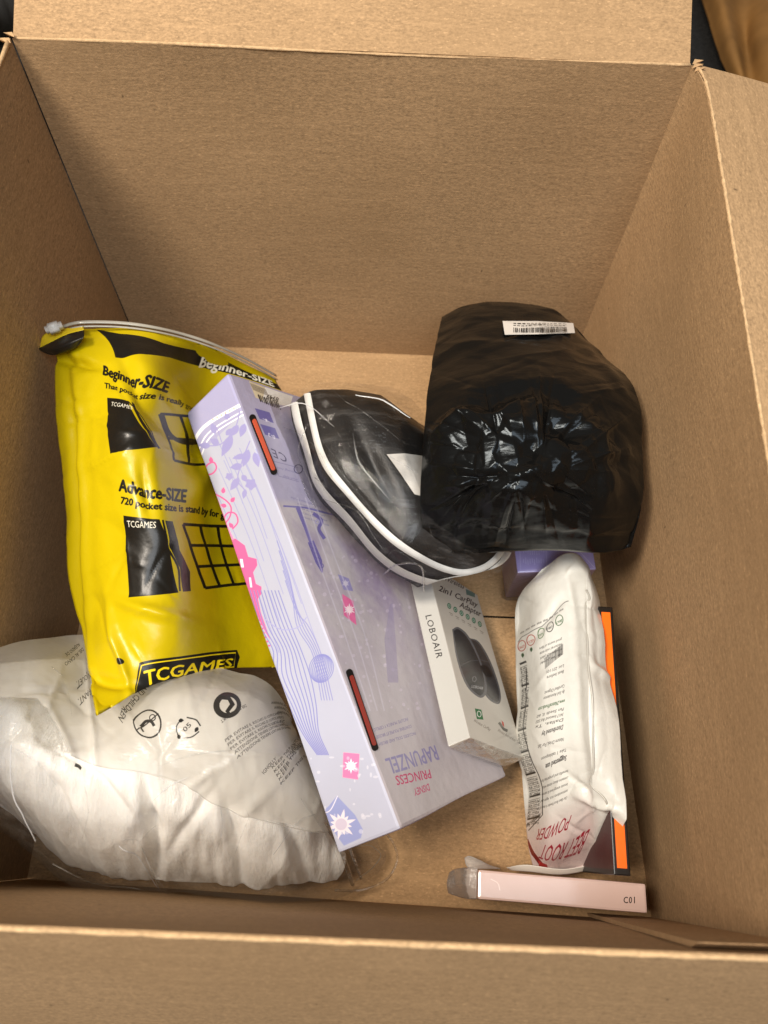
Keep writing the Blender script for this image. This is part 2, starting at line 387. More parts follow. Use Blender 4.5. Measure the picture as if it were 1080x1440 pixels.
grid('left_wall', FL+(-.001, 0, 0), BL+(-.001, 0, 0), TBL+(-.001, 0, 0), TFL+(-.001, 0, 0), (-1, 0, 0), M_wall[1], box, 60, 40, .0018, 2)
RT = TBR+np.array([.0065, .0005, .0002])
grid('right_wall', FR+(.001, 0, 0), BR+(.001, 0, 0), RT, TFR+(.001, 0, 0), (1, 0, 0), M_wall[2], box, 90, 40, .0018, 3, curl=1)
grid('front_wall', FL, FR, TFR, TFL, (0, -1, 0), M_wall[1], box, 60, 30, .001, 4)
# bottom: two long flaps meeting at a seam
seamL = np.array([-.01, .205, 0.]); seamR = np.array([.45, .2035, 0.])
def ex(p, dx, dy): return np.array([p[0]+dx, p[1]+dy, 0.])
grid('bottom_flap', ex(seamL, 0, .0008), ex(seamR, 0, .0008), ex(BR, .03, .004), ex(BL, -.008, .004), (0, 0, -1), M_floor, box, 50, 30, .0012, 5)
grid('bottom_flap', ex(FL, -.02, -.006), ex(FR, .02, -.006), ex(seamR, 0, -.0008), ex(seamL, 0, -.0008), (0, 0, -1), M_floor, box, 50, 30, .0012, 6)
# glue tab, inside the front wall at the right corner
def fw(x, z, off=.0025):
    t = z/H; a = FL+(TFL-FL)*t; b = FR+(TFR-FR)*t; q = a+(b-a)*((x-a[0])/(b[0]-a[0])); return q+np.array([0, off, 0])
grid('glue_tab', fw(.391, .001), fw(.4335, .001), fw(.4075, .272), fw(.362, .276), (0, -1, 0), M_wall[2], box, 16, 30, .0004, 8, th=.0022, jag=.0006)
# top flaps
a_ = math.radians(25); dirb = np.array([0, math.cos(a_), math.sin(a_)])
off = np.array([0, .001, .001])
grid('top_flap', TBL+(.0006, .0008, .0004), TBR+(-.0012, .0008, .0004), TBR+dirb*.17+(-.0016, 0, 0), TBL+dirb*.17+(.001, 0, 0), (0, math.sin(a_), -math.cos(a_)), M_wall[0], box, 70, 24, .001, 9)
b_ = math.radians(13); dirr = np.array([math.cos(b_), 0, -math.sin(b_)])
RB = RT+np.array([.0012, .001, .0006])
grid('top_flap', TFR+(.0012, 0, .0004), RB, RB+dirr*.17+(0, .0, -.004), TFR+dirr*.17, (-math.sin(b_), 0, -math.cos(b_)), M_wall[2], box, 90, 30, .0014, 10, curl=2)
c_ = math.radians(68); dirf = np.array([0, -math.cos(c_), -math.sin(c_)])
grid('top_flap', TFL+dirf*.29+(-.01, 0, 0), TFR+dirf*.29+(.07, 0, 0), TFR+(0, -.0012, .0002), TFL+(0, -.0012, .0002), (0, math.sin(c_), -math.cos(c_)), M_wall[1], box, 70, 24, .001, 11)
d_ = math.radians(50); dirl = np.array([-math.cos(d_), 0, -math.sin(d_)])
grid('top_flap', TFL+(-.001, 0, .0004), TBL+(-.003, -.004, .0004), TBL+dirl*.16, TFL+dirl*.16, (math.sin(d_), 0, -math.cos(d_)), M_wall[1], box, 50, 20, .001, 12)
# worn fold lines
tube('crease', [TBL+(TBR-TBL)*t+(0, .0006+.0004*math.sin(9*t), -.0003+.0005*math.sin(7*t)) for t in np.linspace(.002, .998, 60)], .0009, M_edge, box, wob=.5)
tube('crease', [TFR+(RB-TFR)*t+np.array([.0006*(1-t)-.0065*math.exp(-(1-t)*.47/.010), 0, 0]) for t in np.linspace(0, .995, 120)], .0009, M_edge, box, wob=.5)
tube('crease', [TFL+(TFR-TFL)*t+(0, -.0012, -.0002) for t in np.linspace(0, 1, 60)], .0009, M_edge, box, wob=.5)
tube('crease', [TFL+(TBL-TFL)*t+(-.0015, 0, 0) for t in np.linspace(0, .99, 40)], .0013, M_edge, box, wob=.25)
# torn corners
for c, s_ in ((TBL, 1), (TBR, -1)):
    for q in range(4):
        p0 = c+np.array([-.004*s_+random.uniform(-.002, .002), random.uniform(-.003, .002), .001*q])
        mesh('torn_edge', [p0, p0+(.004*s_, -.001, .001), p0+(.005*s_, -.003, -.001), p0+(-.001*s_, -.0025, .0015), p0+(.001*s_, -.001, -.002)], [(0, 1, 2, 3), (0, 4, 1), (1, 4, 2), (2, 4, 3), (3, 4, 0)], M_edge, box, False)

# ------------------------------------------------------------------ things lying beyond the box
def blob(name, C, mat, parent, drop, n=(50, 50), disp=None):
    s = Surf(C, *n); return s.mesh(name, mat, parent, disp(s) if disp else None, drop)
M_brown = plain('tan_paper', s2l((128, 92, 48)), .55, .4, .22, .25, 90)
s = Surf([[(970, -90, .015), (1000, -100, .04), (1040, -110, .045), (1120, -110, .03), (1240, -100, .06)],
          [(987, -10, .015), (1012, -20, .04), (1046, -20, .03), (1120, -20, .05), (1240, -20, .06)],
          [(1002, 50, .015), (1026, 45, .035), (1048, 45, .020), (1090, 40, .05), (1240, 40, .06)],
          [(1030, 115, .015), (1044, 110, .03), (1056, 110, .022), (1100, 110, .045), (1240, 110, .06)],
          [(1060, 180, .01), (1070, 180, .03), (1080, 180, .03), (1120, 180, .04), (1240, 180, .05)]], 60, 50)
s.mesh('brown_bag', M_brown, None, facets(s.P[..., 0], s.P[..., 1], .09, 1.6, 5), .01)
ob = bpy.data.objects['brown_bag']; ob['label'] = 'smooth tan paper bag on the dark carpet beyond the far right corner of the box'; ob['category'] = 'paper bag'
M_grey = plain('grey_cloth', (.13, .125, .115), .9, .2, .3, .3, 120)
s = Surf([[(-120, -120, .10), (-60, -120, .12), (0, -120, .10), (40, -120, .05)], [(-130, -50, .14), (-60, -50, .17), (0, -50, .15), (50, -50, .06)],
          [(-130, 30, .16), (-60, 30, .19), (0, 30, .17), (60, 30, .06)], [(-120, 90, .06), (-60, 90, .08), (0, 90, .08), (50, 90, .03)]], 40, 40)
o = s.mesh('grey_cushion', M_grey, None, wav(s.P[..., 0], s.P[..., 1], 18, 5, 3)*.003, .05); o['label'] = 'dark grey cloth cushion just visible beyond the far left corner of the box'; o['category'] = 'cushion'

# ------------------------------------------------------------------ boxes
def carton(name, pos, rot, dims, mats, uvs, parent, bevel=.0012, cuts=8, warp=.0004, seed=0, part='carton'):
    """box with one corner at pos; mats: list of materials, uvs: {axis+sign: (slot)}; local uv 0..1 on each face"""
    bm = bmesh.new(); bmesh.ops.create_cube(bm, size=1)
    for v in bm.verts: v.co = Vector([(v.co[i]+.5)*dims[i] for i in range(3)])
    bmesh.ops.bevel(bm, geom=bm.edges[:], offset=bevel, segments=2, affect='EDGES', profile=.6)
    big = [e for e in bm.edges if e.calc_length() > .01]
    bmesh.ops.subdivide_edges(bm, edges=big, cuts=cuts, use_grid_fill=True)
    uvl = bm.loops.layers.uv.new('uv')
    rg = np.random.default_rng(seed); ph = rg.uniform(0, 6, 9)
    for f in bm.faces:
        nrm = f.normal; ax = max(range(3), key=lambda i: abs(nrm[i])); key = 'xyz'[ax]+('+' if nrm[ax] > 0 else '-')
        f.material_index = uvs.get(key, 0)
        o1, o2 = [i for i in range(3) if i != ax]
        for lp in f.loops: lp[uvl].uv = (lp.vert.co[o1]/dims[o1], lp.vert.co[o2]/dims[o2])
    for v in bm.verts:
        c = v.co; k_ = [min(abs(c[i]), abs(dims[i]-c[i])) for i in range(3)]
        w_ = warp*(math.sin(c.x*60+ph[0])+math.sin(c.y*41+ph[1]+c.x*30)+math.sin(c.z*55+ph[2]))
        v.co += v.normal*w_
    me = bpy.data.meshes.new(part); bm.to_mesh(me); bm.free()
    Mx = Matrix.Translation(pos) @ (Matrix.Rotation(rot[2], 4, 'Z') @ Matrix.Rotation(rot[1], 4, 'Y') @ Matrix.Rotation(rot[0], 4, 'X'))
    me.transform(Mx)
    o = link(part, me, mats, parent, True)
    me.polygons.foreach_set('use_smooth', [False]*len(me.polygons))
    return o
def frame(pos, rot, dims):
    R_ = np.array(Matrix.Rotation(rot[2], 3, 'Z') @ Matrix.Rotation(rot[1], 3, 'Y') @ Matrix.Rotation(rot[0], 3, 'X')); p = np.array(pos)
    X, Y, Z = R_[:, 0]*dims[0], R_[:, 1]*dims[1], R_[:, 2]*dims[2]
    return dict(top=Face(p+Z, X, Y), left=Face(p, Y, Z), end=Face(p, X, Z), bot=Face(p, X, Y)), (X, Y, Z, p)
def fpt(face, x, y, off=0):
    u, v = face.inv(x, y); n = face.n/np.linalg.norm(face.n)
    if n @ (CAMP-face.o) < 0: n = -n
    return face.o+face.a*u+face.b*v+n*off
def capsule(pts, wpx, n=8):
    """outline round a line through photo points"""
    p = np.array(pts, float); d = p[1]-p[0]; d /= np.hypot(*d); nn = np.array([-d[1], d[0]]); out = []
    for q in range(n+1): a = math.pi*q/n-math.pi/2; out.append(p[1]+wpx/2*(d*math.cos(a)+nn*math.sin(a)))
    for q in range(n+1): a = math.pi*q/n+math.pi/2; out.append(p[0]+wpx/2*(d*math.cos(a)+nn*math.sin(a)))
    return out
def plate(name, face, pts, off, th, mat, parent, at=None):
    """thin solid plate with an outline given on a face"""
    g = at or (lambda x, y, o_: fpt(face, x, y, o_))
    a = [g(x, y, off+th) for x, y in pts]; b = [g(x, y, off) for x, y in pts]; n = len(pts)
    tr = tessellate_polygon([[Vector(p) for p in a]])
    F = [tuple(t) for t in tr]+[(i, (i+1) % n, n+(i+1) % n, n+i) for i in range(n)]
    return mesh(name, a+b, F, mat, parent, False)
LIL = (202, 198, 224); PURP = (150, 145, 200); PINK = (220, 105, 160); DPUR = (95, 88, 150)
# --- doll box
DP, DR, DD = (0.2220, 0.0255, 0.1048), (0.0741, 0.8768, 0.4753), (0.1337, 0.316, 0.0487)
fr, (X_, Y_, Z_, p_) = frame(DP, DR, DD)
doll = empty('doll_box', tuple(p_+X_*.5+Y_*.5), 'long lilac and white doll box tilted on its edge, pink castle print on its side', 'toy box')
cl = Canvas(2200, 420, fr['left'], (184, 187, 206))
cl.poly([(250, 580), (328, 520), (348, 575), (268, 650)], (170, 168, 204))      # plain lilac end
for dx, wd_ in ((0, 5), (9, 2), (14, 2)):
    cl.stroke([(268+dx, 628+dx), (290+dx*.6, 598+dx), (346+dx*.2, 566+dx)], wd_, (240, 240, 248), smooth=12)
# lilac shade lines of the flowing stripes
r_ = random.Random(2)
for q in range(17):
    x0 = 292+q*7.5; y0 = 610+r_.uniform(-10, 60); L_ = r_.uniform(90, 260)
    cl.stroke([(x0, y0), (x0+L_*.22, y0+L_*.5), (x0+L_*.40, y0+L_)], 1.2, (158, 160, 206), .8, smooth=10)
def leaf(c, x, y, a, L, wd, col, alpha=1):
    p = [(x, y)]; n = 7
    for sgn in (1, -1):
        R_ = range(1, n) if sgn == 1 else range(n-1, 0, -1)
        if sgn == -1: p.append((x+L*math.cos(a), y+L*math.sin(a)))
        for i in R_:
            t = i/n; ww = sgn*wd*math.sin(math.pi*t**.8); p.append((x+L*t*math.cos(a)-ww*math.sin(a), y+L*t*math.sin(a)+ww*math.cos(a)))
    c.poly(p, col, alpha)
VI = (158, 154, 204)
cl.stroke([(338, 578), (332, 600), (312, 624), (286, 627)], 1.6, VI, smooth=14)
cl.stroke([(352, 620), (340, 650), (334, 675), (345, 690)], 1.6, VI, smooth=14)
cl.stroke([(312, 622), (307, 606), (303, 598)], 1.3, VI, smooth=8)
for x, y, a, L, wd_ in [(336, 598, 2.2, 20, 5), (327, 612, 2.05, 34, 6.5), (308, 624, 3.6, 14, 5), (296, 627, 3.2, 17, 4.5), (303, 610, 4.4, 16, 4.5), (345, 596, 1.9, 20, 5), (346, 640, 2.9, 20, 4), (350, 632, 1.9, 26, 6),
                         (341, 655, 3.0, 18, 5), (358, 636, 1.3, 22, 5), (336, 672, 2.2, 22, 5), (340, 668, .9, 12, 4), (345, 688, 1.8, 14, 3.5), (318, 612, 5.5, 14, 4)]:
    leaf(cl, x, y, a, L, wd_, VI)
def flower(c, x, y, r, col):
    for q in range(5): leaf(c, x, y, q*1.257+.3, r, r*.45, col)
flower(cl, 353, 681, 9, VI); flower(cl, 322, 670, 6, VI); flower(cl, 320, 586, 5, VI)
for q in range(6): cl.ring((300+q*6, 590-q*3), 1.2, 1.2, 0, 1, (225, 190, 160), fill=True, n=8)
# pink band, vines and castle
cl.poly([(266, 622), (273, 618), (322, 745), (350, 800), (330, 800), (300, 745)], (240, 150, 196))
for pts in ([(286, 668), (290, 655), (300, 650), (304, 658), (298, 666), (288, 668)], [(294, 692), (312, 700), (324, 712), (322, 728), (312, 738), (318, 722), (330, 722), (334, 734), (326, 744)], [(312, 738), (314, 752), (330, 764), (338, 775)]):
    cl.stroke(pts, 2.2, PINK, smooth=24)
for x, y, a in [(297, 651, 4.6), (290, 667, 3.0), (303, 702, 2.4), (313, 694, 4.8), (324, 706, 5.4), (318, 712, 3.4), (327, 742, 4.0), (330, 762, .3)]: leaf(cl, x, y, a, 9, 3, PINK)
cl.poly([(310, 750), (318, 767), (330, 757), (344, 767), (349, 783), (361, 786), (362, 795), (356, 805), (360, 821), (368, 825), (368, 835), (363, 842), (367, 861), (372, 875), (380, 900), (374, 890), (360, 862), (346, 838), (334, 812), (318, 780)], PINK)
cl.poly([(262, 618), (272, 616), (300, 690), (318, 740), (322, 768), (312, 770)], (226, 120, 176))
cl.poly([(337, 786), (341, 786), (343, 798), (339, 798)], (250, 240, 250)); cl.poly([(350, 812), (353, 812), (355, 826), (352, 826)], (250, 240, 250))
for q in range(7): cl.ring((364+q*2.4, 872+q*6), 2.0, 1.4, 0, 1, PINK, fill=True, n=8)
# flowing ribbon strands (plain pattern where the printed figure is)
for q in range(9):
    off_ = q*5
    cl.stroke([(352+off_, 830), (366+off_*1.1, 880), (384+off_, 915), (384+off_*1.3, 950), (404+off_, 990), (424+off_*.6, 1030), (446+off_*.4, 1062)], 1.5, (132, 134, 196), .85, smooth=40)
for q in range(5):
    cl.stroke([(390+q*3, 760+q*14), (410+q*2, 820+q*10), (418+q*4, 880), (440+q*3, 920), (452+q*4, 985)], 1.4, (140, 142, 200), .8, smooth=26)
cl.stroke([(372, 870), (395, 885), (420, 882), (432, 868)], 1.4, (165, 166, 210), smooth=16)
for q in range(7):
    cl.ring((452, 940), 17-q*2.6, 20, .3, 1.3, (132, 134, 196), .8)
# lanterns with suns
def sun(c, x, y, r, col, core=None, rot=0):
    for q in range(12): leaf(c, x, y, q*math.pi/6+rot, r if q % 2 else r*.72, r*.13, col)
    c.ring((x, y), r*.38, r*.38, 0, 1, core or col, fill=True)
cl.poly([(483, 1058), (506, 1060), (504, 1096), (482, 1093)], (238, 130, 178)); sun(cl, 494, 1077, 11, (252, 240, 248))
cl.poly([(450, 1143), (462, 1134), (474, 1119), (500, 1146), (511, 1166), (508, 1178), (484, 1189)], (150, 158, 205)); sun(cl, 480, 1159, 22, (232, 222, 232), (205, 195, 215), .2)
cl.stroke([(450, 1143), (464, 1140), (475, 1119)], 1.5, (225, 222, 238), smooth=10)
for q in range(40):
    cl.ring((r_.uniform(420, 540), r_.uniform(1060, 1180)), r_.uniform(1, 4), r_.uniform(1, 4), 0, 1, (224, 222, 234), .5, fill=True, n=10)
im_l = cl.image('doll_box_side_print')
ct = Canvas(900, 2100, fr['top'], (190, 184, 192))
r_ = random.Random(8)
yy, xx = np.mgrid[0:2100, 0:900]; xn, yn = xx/900, yy/2100
nz = wav(xn, yn*2.3, 2.2, 8, 5)*.5+wav(xn, yn*2.3, 7, 8, 6)*.25+wav(xn, yn*2.3, 20, 8, 7)*.12
pc = np.clip((nz*.5+.12)*np.clip((yn-.22)/.25, 0, 1)+(.55+.5*nz)*np.exp(-((xn-.66)/.30)**2-((yn-.52)/.14)**2), 0, 1)[..., None]*.62
ct.A[..., :3] = ct.A[..., :3]*(1-pc)+np.array([136, 120, 162], np.float32)/255*pc
lo = np.clip((.30-yn)/.25, 0, 1)[..., None]; ct.A[..., :3] = ct.A[..., :3]*(1-lo)+np.array([188, 182, 188], np.float32)/255*lo
hi_ = np.clip((yn-.66)/.02, 0, 1)[..., None]*.9; ct.A[..., :3] = ct.A[..., :3]*(1-hi_)+np.array([170, 166, 196], np.float32)/255*hi_
for q in range(150):
    ct.ring((r_.uniform(430, 650), r_.uniform(780, 1000)), *(r_.uniform(.8, 3),)*2, 0, 1, (225, 215, 238), .35, fill=True, n=8)
GR = (120, 116, 165)
def block(c, p, d, u, n, L, gap, h, col, rnd, bold=0, alpha=.9):
    """lines of small print: p start, d text direction, u direction from line to line"""
    wds = 'doll and brush set contains small parts not suitable for young children please keep this for future reference made with care'.split()
    p, d, u = map(lambda z: np.array(z, float), (p, d, u)); d /= np.hypot(*d)
    for i in range(n):
        s_ = ' '.join(rnd.choice(wds) for _ in range(max(2, int(L/(h*.62)/6)))); q = p+u*gap*i; c.text(s_, q, q+d*L*rnd.uniform(.8, 1), h, col, bold, alpha)
# print seen upside down: text directions run to the left-up
ct.text('RAPUNZEL', (612, 1048), (540, 1068), 22, (140, 135, 180), .02, up=(6, 18))
ct.text('PRINCESS', (604, 1082), (554, 1092), 13, (190, 50, 105), .012, up=(4, 18)); ct.text('DISNEY', (602, 1102), (580, 1110), 10, (190, 50, 105), .012, up=(4, 18))
ct.text('INCLUDES: DOLL AND BRUSH', (584, 1029), (532, 1045), 4.5, (120, 112, 160), 0, up=(5, 18)); ct.text('CONTIENE: POUPEE ET BROSSE', (578, 1019), (528, 1035), 4.5, (120, 112, 160), 0, up=(5, 18)); ct.text('INCLUYE: MUNECA Y CEPILLO', (573, 1009), (524, 1025), 4.5, (120, 112, 160), 0, up=(5, 18))
# sticker with barcode at the top
ct.poly([(349, 537), (374, 546), (404, 566), (372, 566), (358, 560)], (214, 200, 170)); ct.poly([(372, 545), (412, 557), (408, 572), (368, 566)], (235, 232, 228))
for q in range(14): ct.stroke([(351+q*1.6, 540+q*.6), (356+q*1.6, 550+q*.6)], .7, (120, 110, 100))
ct.text('8949', (392, 560), (375, 555), 7, (20, 20, 22), .02, up=(-2, 8))
for q in range(11): ct.stroke([(362+q*2.8, 556+q*1.1), (366+q*2.8, 566+q*1.1)], 1.2 if q % 3 else 2.0, (25, 25, 28))
for y_ in (0, 22):
    ct.poly([(357+y_*.35, 575+y_), (378+y_*.35, 581+y_), (384+y_*.35, 596+y_), (364+y_*.35, 590+y_)], (105, 100, 165))
    ct.text('+' if not y_ else '0-3', (378+y_*.35, 592+y_), (368+y_*.35, 587+y_), 5, (225, 222, 240), .02, up=(1, 8))
ct.text('CE', (400, 640), (380, 631), 13, (72, 66, 100), 0, up=(5, 14), spacing=1.2)
ct.ring((419, 660), 6, 6, 0, 1.2, (72, 66, 100)); ct.stroke([(380, 648), (418, 658), (420, 678), (392, 670), (380, 648)], .8, (130, 126, 165))
block(ct, (416, 664), (-30, -8), (5, 14), 1, 30, 1, 3, GR, r_); block(ct, (418, 674), (-24, -6), (4, 10), 1, 24, 1, 3, GR, r_)
block(ct, (452, 712), (-45, -14), (.42, 1), 5, 46, 6.5, 3, GR, r_)
ct.stroke([(398, 712), (428, 714), (470, 724)], 2.5, (120, 114, 175))
# purple lantern ornament and tags
ct.stroke([(418, 714), (430, 745), (440, 775)], [6, 5, 4], (118, 110, 175)); ct.stroke([(436, 762), (447, 790), (452, 806)], [9, 10, 2], (110, 100, 170))
ct.stroke([(440, 722), (452, 732), (448, 744), (456, 758)], 5, (118, 110, 172), smooth=14); ct.ring((446, 734), 3, 3, 0, 1.5, (170, 165, 205))
for q in range(5): ct.ring((438+q*3, 768+q*7), 4, 3, .4, 1, (95, 88, 155))
ct.poly([(474, 808), (490, 814), (496, 832), (482, 830)], (150, 145, 196)); sun(ct, 485, 821, 6, (205, 200, 225))
ct.poly([(480, 836), (496, 846), (500, 880), (482, 866)], (226, 110, 165)); sun(ct, 490, 858, 9, (250, 225, 238))
for q in range(3):
    ct.stroke([(418+q*11, 700), (450+q*13, 800), (486+q*14, 900), (520+q*10, 1000)], 2.0, (212, 208, 226), .5, smooth=20)
# soft drawn streaks and a castle tower in the photo print
ct.poly([(540, 900), (548, 850), (552, 848), (556, 900), (560, 960), (545, 960)], (150, 140, 178), .5)
im_t = ct.image('doll_box_back_print')
mats = [plain('lilac_card', s2l((190, 184, 214)), .45, .4, .04, .08), printed('doll_box_side', im_l, .30, .45, .25, ((28, .25, .002), (160, .05, .0004)), dirt=.03), printed('doll_box_back', im_t, .28, .5, .35, ((14, .5, .004), (40, .3, .002)), dirt=.04, stretch=(1, 1, 1))]
carton('doll_box', DP, DR, DD, mats, {'x-': 1, 'z+': 2}, doll, .0014, 12, .00035, 3, 'carton')
M_blk = plain('recess_shade_and_ink', (.006, .005, .005), .6, .3); M_red = plain('coral_card_insert', s2l((222, 96, 66)), .45, .4, .1, .1); M_dred = plain('dark_red_insert', s2l((150, 52, 42)), .4, .4, .1, .1)  # first black serves painted slot shade and barcode ink
for (p0, p1, m_) in (((354, 588), (384, 664), M_red), ((490, 946), (526, 1052), M_dred)):
    sl = plate('slot', fr['top'], capsule([p0, p1], 9), .0006, .0004, M_blk, doll)  # raised black plate, its colour stands in for shade inside a slot
    q0 = np.array(p0)*.93+np.array(p1)*.07; q1 = np.array(p0)*.05+np.array(p1)*.95
    plate('insert', fr['top'], capsule([q0, q1], 5.5), .0011, .0003, m_, sl)

# --- adapter box
AP, AR, AD = (0.2867, 0.0883, 0.0969), (-0.3592, 0.9492, -0.0859), (0.0778, 0.1337, 0.0168)
fr2, (X2, Y2, Z2, p2) = frame(AP, AR, AD)
ad = empty('adapter_box', tuple(p2), 'slim white electronics box printed with a dark oval device, leaning on the lilac doll box', 'product box')
c1 = Canvas(900, 1500, fr2['top'], (208, 203, 194))
gx = np.linspace(0, 1, 900)[None, :, None]; gy = np.linspace(0, 1, 1500)[:, None, None]
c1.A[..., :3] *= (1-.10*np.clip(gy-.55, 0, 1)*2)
c1.text('Wireless', (624, 815), (652, 828), 7, (70, 68, 66), .012); c1.text('2in1 CarPlay', (617, 830), (671, 854), 7.5, (60, 58, 56), .02, up=(3, -10))
c1.text('Adapter', (646, 853), (676, 867), 7.5, (60, 58, 56), .02, up=(3, -10))
c1.poly([(655, 828), (668, 834), (668, 840), (656, 836)], (90, 122, 118))
for q in range(6):
    x, y = 632+q*8.6, 852+q*5.1; c1.ring((x, y), 2.6, 4.2, -.3, 1, (62, 112, 88), fill=True); c1.ring((x, y), 1.2, 2.2, -.3, .8, (180, 205, 190)); c1.stroke([(x, y+9), (x+5, y+12)], .9, (140, 135, 128)); c1.stroke([(x+1, y+12), (x+5, y+14)], .7, (150, 145, 138))
def oval(c, pts, col, n=40, alpha=1):
    c.poly([tuple(p) for p in cat(np.array(pts+pts[:1]), n, 0)[:-1]], col, alpha)
oval(c1, [(660, 897), (674, 903), (690, 930), (702, 965), (704, 985), (698, 990), (684, 980), (668, 950)], (96, 96, 100)); oval(c1, [(661, 899), (673, 905), (688, 932), (700, 966), (701, 984), (697, 987), (685, 977), (669, 948)], (62, 62, 66))
oval(c1, [(636, 885), (645, 882), (660, 896), (676, 930), (684, 962), (682, 978), (672, 980), (655, 962), (642, 925)], (104, 104, 108)); oval(c1, [(638, 887), (645, 885), (658, 898), (674, 931), (681, 962), (679, 975), (672, 977), (657, 960), (644, 924)], (52, 52, 56))
oval(c1, [(674, 936), (684, 936), (692, 948), (690, 953), (682, 950)], (34, 34, 38)); oval(c1, [(652, 944), (664, 946), (671, 958), (664, 962), (656, 956)], (44, 44, 48)); c1.ring((667, 955), 2.5, 3.5, 0, .8, (130, 130, 134))
c1.text('LOBOAIR', (663, 967), (679, 970), 4, (190, 190, 192), .01); c1.stroke([(646, 937), (660, 930), (676, 928), (690, 932)], .8, (90, 90, 94))
c1.poly([(668, 996), (677, 998), (680, 1012), (671, 1011)], (40, 110, 62)); c1.ring((674, 1004), 2.6, 4, -.2, 1, (230, 235, 228))
c1.text('Wireless CarPlay', (666, 1014), (689, 1028), 4, (120, 112, 102)); c1.text('Wireless Android Auto', (699, 1028), (724, 1043), 4, (120, 112, 102))
c1.poly([(700, 1017), (703, 1015), (709, 1024), (707, 1027)], (120, 118, 110)); c1.poly([(705, 1013), (708, 1016), (709, 1023), (706, 1019)], (196, 62, 50)); c1.poly([(703, 1021), (714, 1026), (713, 1030), (707, 1027)], (100, 98, 92))
c2 = Canvas(1500, 220, fr2['left'], (184, 183, 177))
c2.text('LOBOAIR', (598, 866), (614, 926), 9, (48, 46, 44), .004, up=(10, -2), spacing=1.15)
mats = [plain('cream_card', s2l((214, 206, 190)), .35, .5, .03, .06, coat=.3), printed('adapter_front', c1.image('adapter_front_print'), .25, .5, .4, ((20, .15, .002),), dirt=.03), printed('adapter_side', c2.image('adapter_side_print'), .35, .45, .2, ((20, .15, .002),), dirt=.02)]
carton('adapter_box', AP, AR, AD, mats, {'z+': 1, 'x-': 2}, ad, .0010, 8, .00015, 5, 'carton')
# folded shrink wrap over the near end
e0 = [fpt(fr2['end'], x, y, .0006) for x, y in [(632, 1052), (662, 1036), (736, 1064), (709, 1081)]]
m_ = (e0[0]+e0[2])/2
M_film_s = film('shrink_film', body=.03, rough=.1, scale=90, strength=.7, wisps=.35)
mesh('end_wrap', [e0[0], e0[1], e0[2], e0[3], (e0[0]+e0[1]+e0[2]+e0[3])/4+np.array([.004, -.0035, .002])], [(0, 1, 4), (1, 2, 4), (2, 3, 4), (3, 0, 4)], M_film_s, ad, False)

# --- pink slim box
PP, PR, PD = (0.3082, 0.0005, 0.006), (-0.0276, -0.0105, -0.0421), (0.1048, 0.0168, 0.06)
fr3, (X3, Y3, Z3, p3) = frame(PP, PR, PD)
pk = empty('pink_box', tuple(p3), 'slim pale pink cosmetics box marked C01, on edge against the near wall', 'cosmetics box')
c3 = Canvas(1200, 220, fr3['top'], (222, 194, 186))
c3.text('C01', (877, 1270), (893, 1270), 9, (30, 26, 26), .012, up=(0, -1), spacing=1.15)
c3.stroke([(690, 1236), (700, 1242), (703, 1252)], 1.2, (247, 226, 220), smooth=12)
carton('pink_box', PP, PR, PD, [plain('pink_gloss_card', s2l((236, 202, 194)), .3, .5, .03, .04, coat=.4), printed('pink_top', c3.image('pink_box_print'), .22, .5, .5, ((30, .2, .002),), dirt=.02)], {'z+': 1}, pk, .0016, 8, .0002, 6, 'carton')
M_film = film('clear_film', (.86, .85, .84), body=.05, rough=.10, scale=70, strength=.8, wisps=.45)
s = Surf([[(672, 1221, .066), (655, 1220, .062), (640, 1222, .05), (632, 1226, .045)], [(671, 1242, .067), (655, 1243, .064), (640, 1243, .052), (628, 1242, .045)], [(670, 1265, .066), (655, 1264, .060), (640, 1260, .05), (630, 1256, .045)]], 20, 26)
s.mesh('wrap_end', film('pink_wrap', (.93, .88, .86), body=.42, rough=.15, scale=40, strength=.3, wisps=.3), pk, facets(s.P[..., 0], s.P[..., 1], .01, 8, 5), .02)
s = Surf([[(653, 1206, .012), (662, 1204, .014), (690, 1217, .02)], [(655, 1216, .012), (668, 1215, .013), (700, 1220, .02)], [(660, 1222, .012), (676, 1222, .013), (705, 1222, .02)]], 12, 20)
M_frost = film('frosted_tab', (.9, .9, .9), body=.45, rough=.2, scale=40, strength=.5, wisps=.5)
o = s.mesh('plastic_tab', M_frost, None, None, .002); o['label'] = 'small clear plastic tab sticking up behind the left end of the pink box'; o['category'] = 'plastic scrap'

# --- orange and black box on edge
OP, OR_, OD = (0.3832, 0.0189, 0.002), (0, -.0001, -.0294), (0.0103, 0.1644, 0.1)
fr4, (X4, Y4, Z4, p4) = frame(OP, OR_, OD)
orb = empty('orange_box', tuple(p4), 'thin orange and black box standing on edge between the white pouch and the right wall', 'product box')
c4 = Canvas(160, 1600, fr4['top'], (16, 12, 10)); c4.poly([(.22, .025), (.80, .025), (.80, .975), (.22, .975)], (255, 112, 18), px=False)
c5 = Canvas(1000, 600, fr4['left'], (14, 10, 9)); c5.poly([(.02, 0), (.3, 0), (.3, 1), (.02, 1)], (60, 14, 12), px=False)
carton('orange_box', OP, OR_, OD, [plain('black_gloss_card', (.005, .0045, .004), .3, .4, .1, .05, coat=.2), printed('orange_spine', c4.image('orange_spine_print'), .3, .5, .4, ((30, .15, .002),), dirt=.02), printed('black_side', c5.image('black_side_print'), .35, .3, .0, ((30, .15, .002),), dirt=.02)], {'z+': 1, 'x-': 2}, orb, .0009, 8, .0001, 7, 'carton')

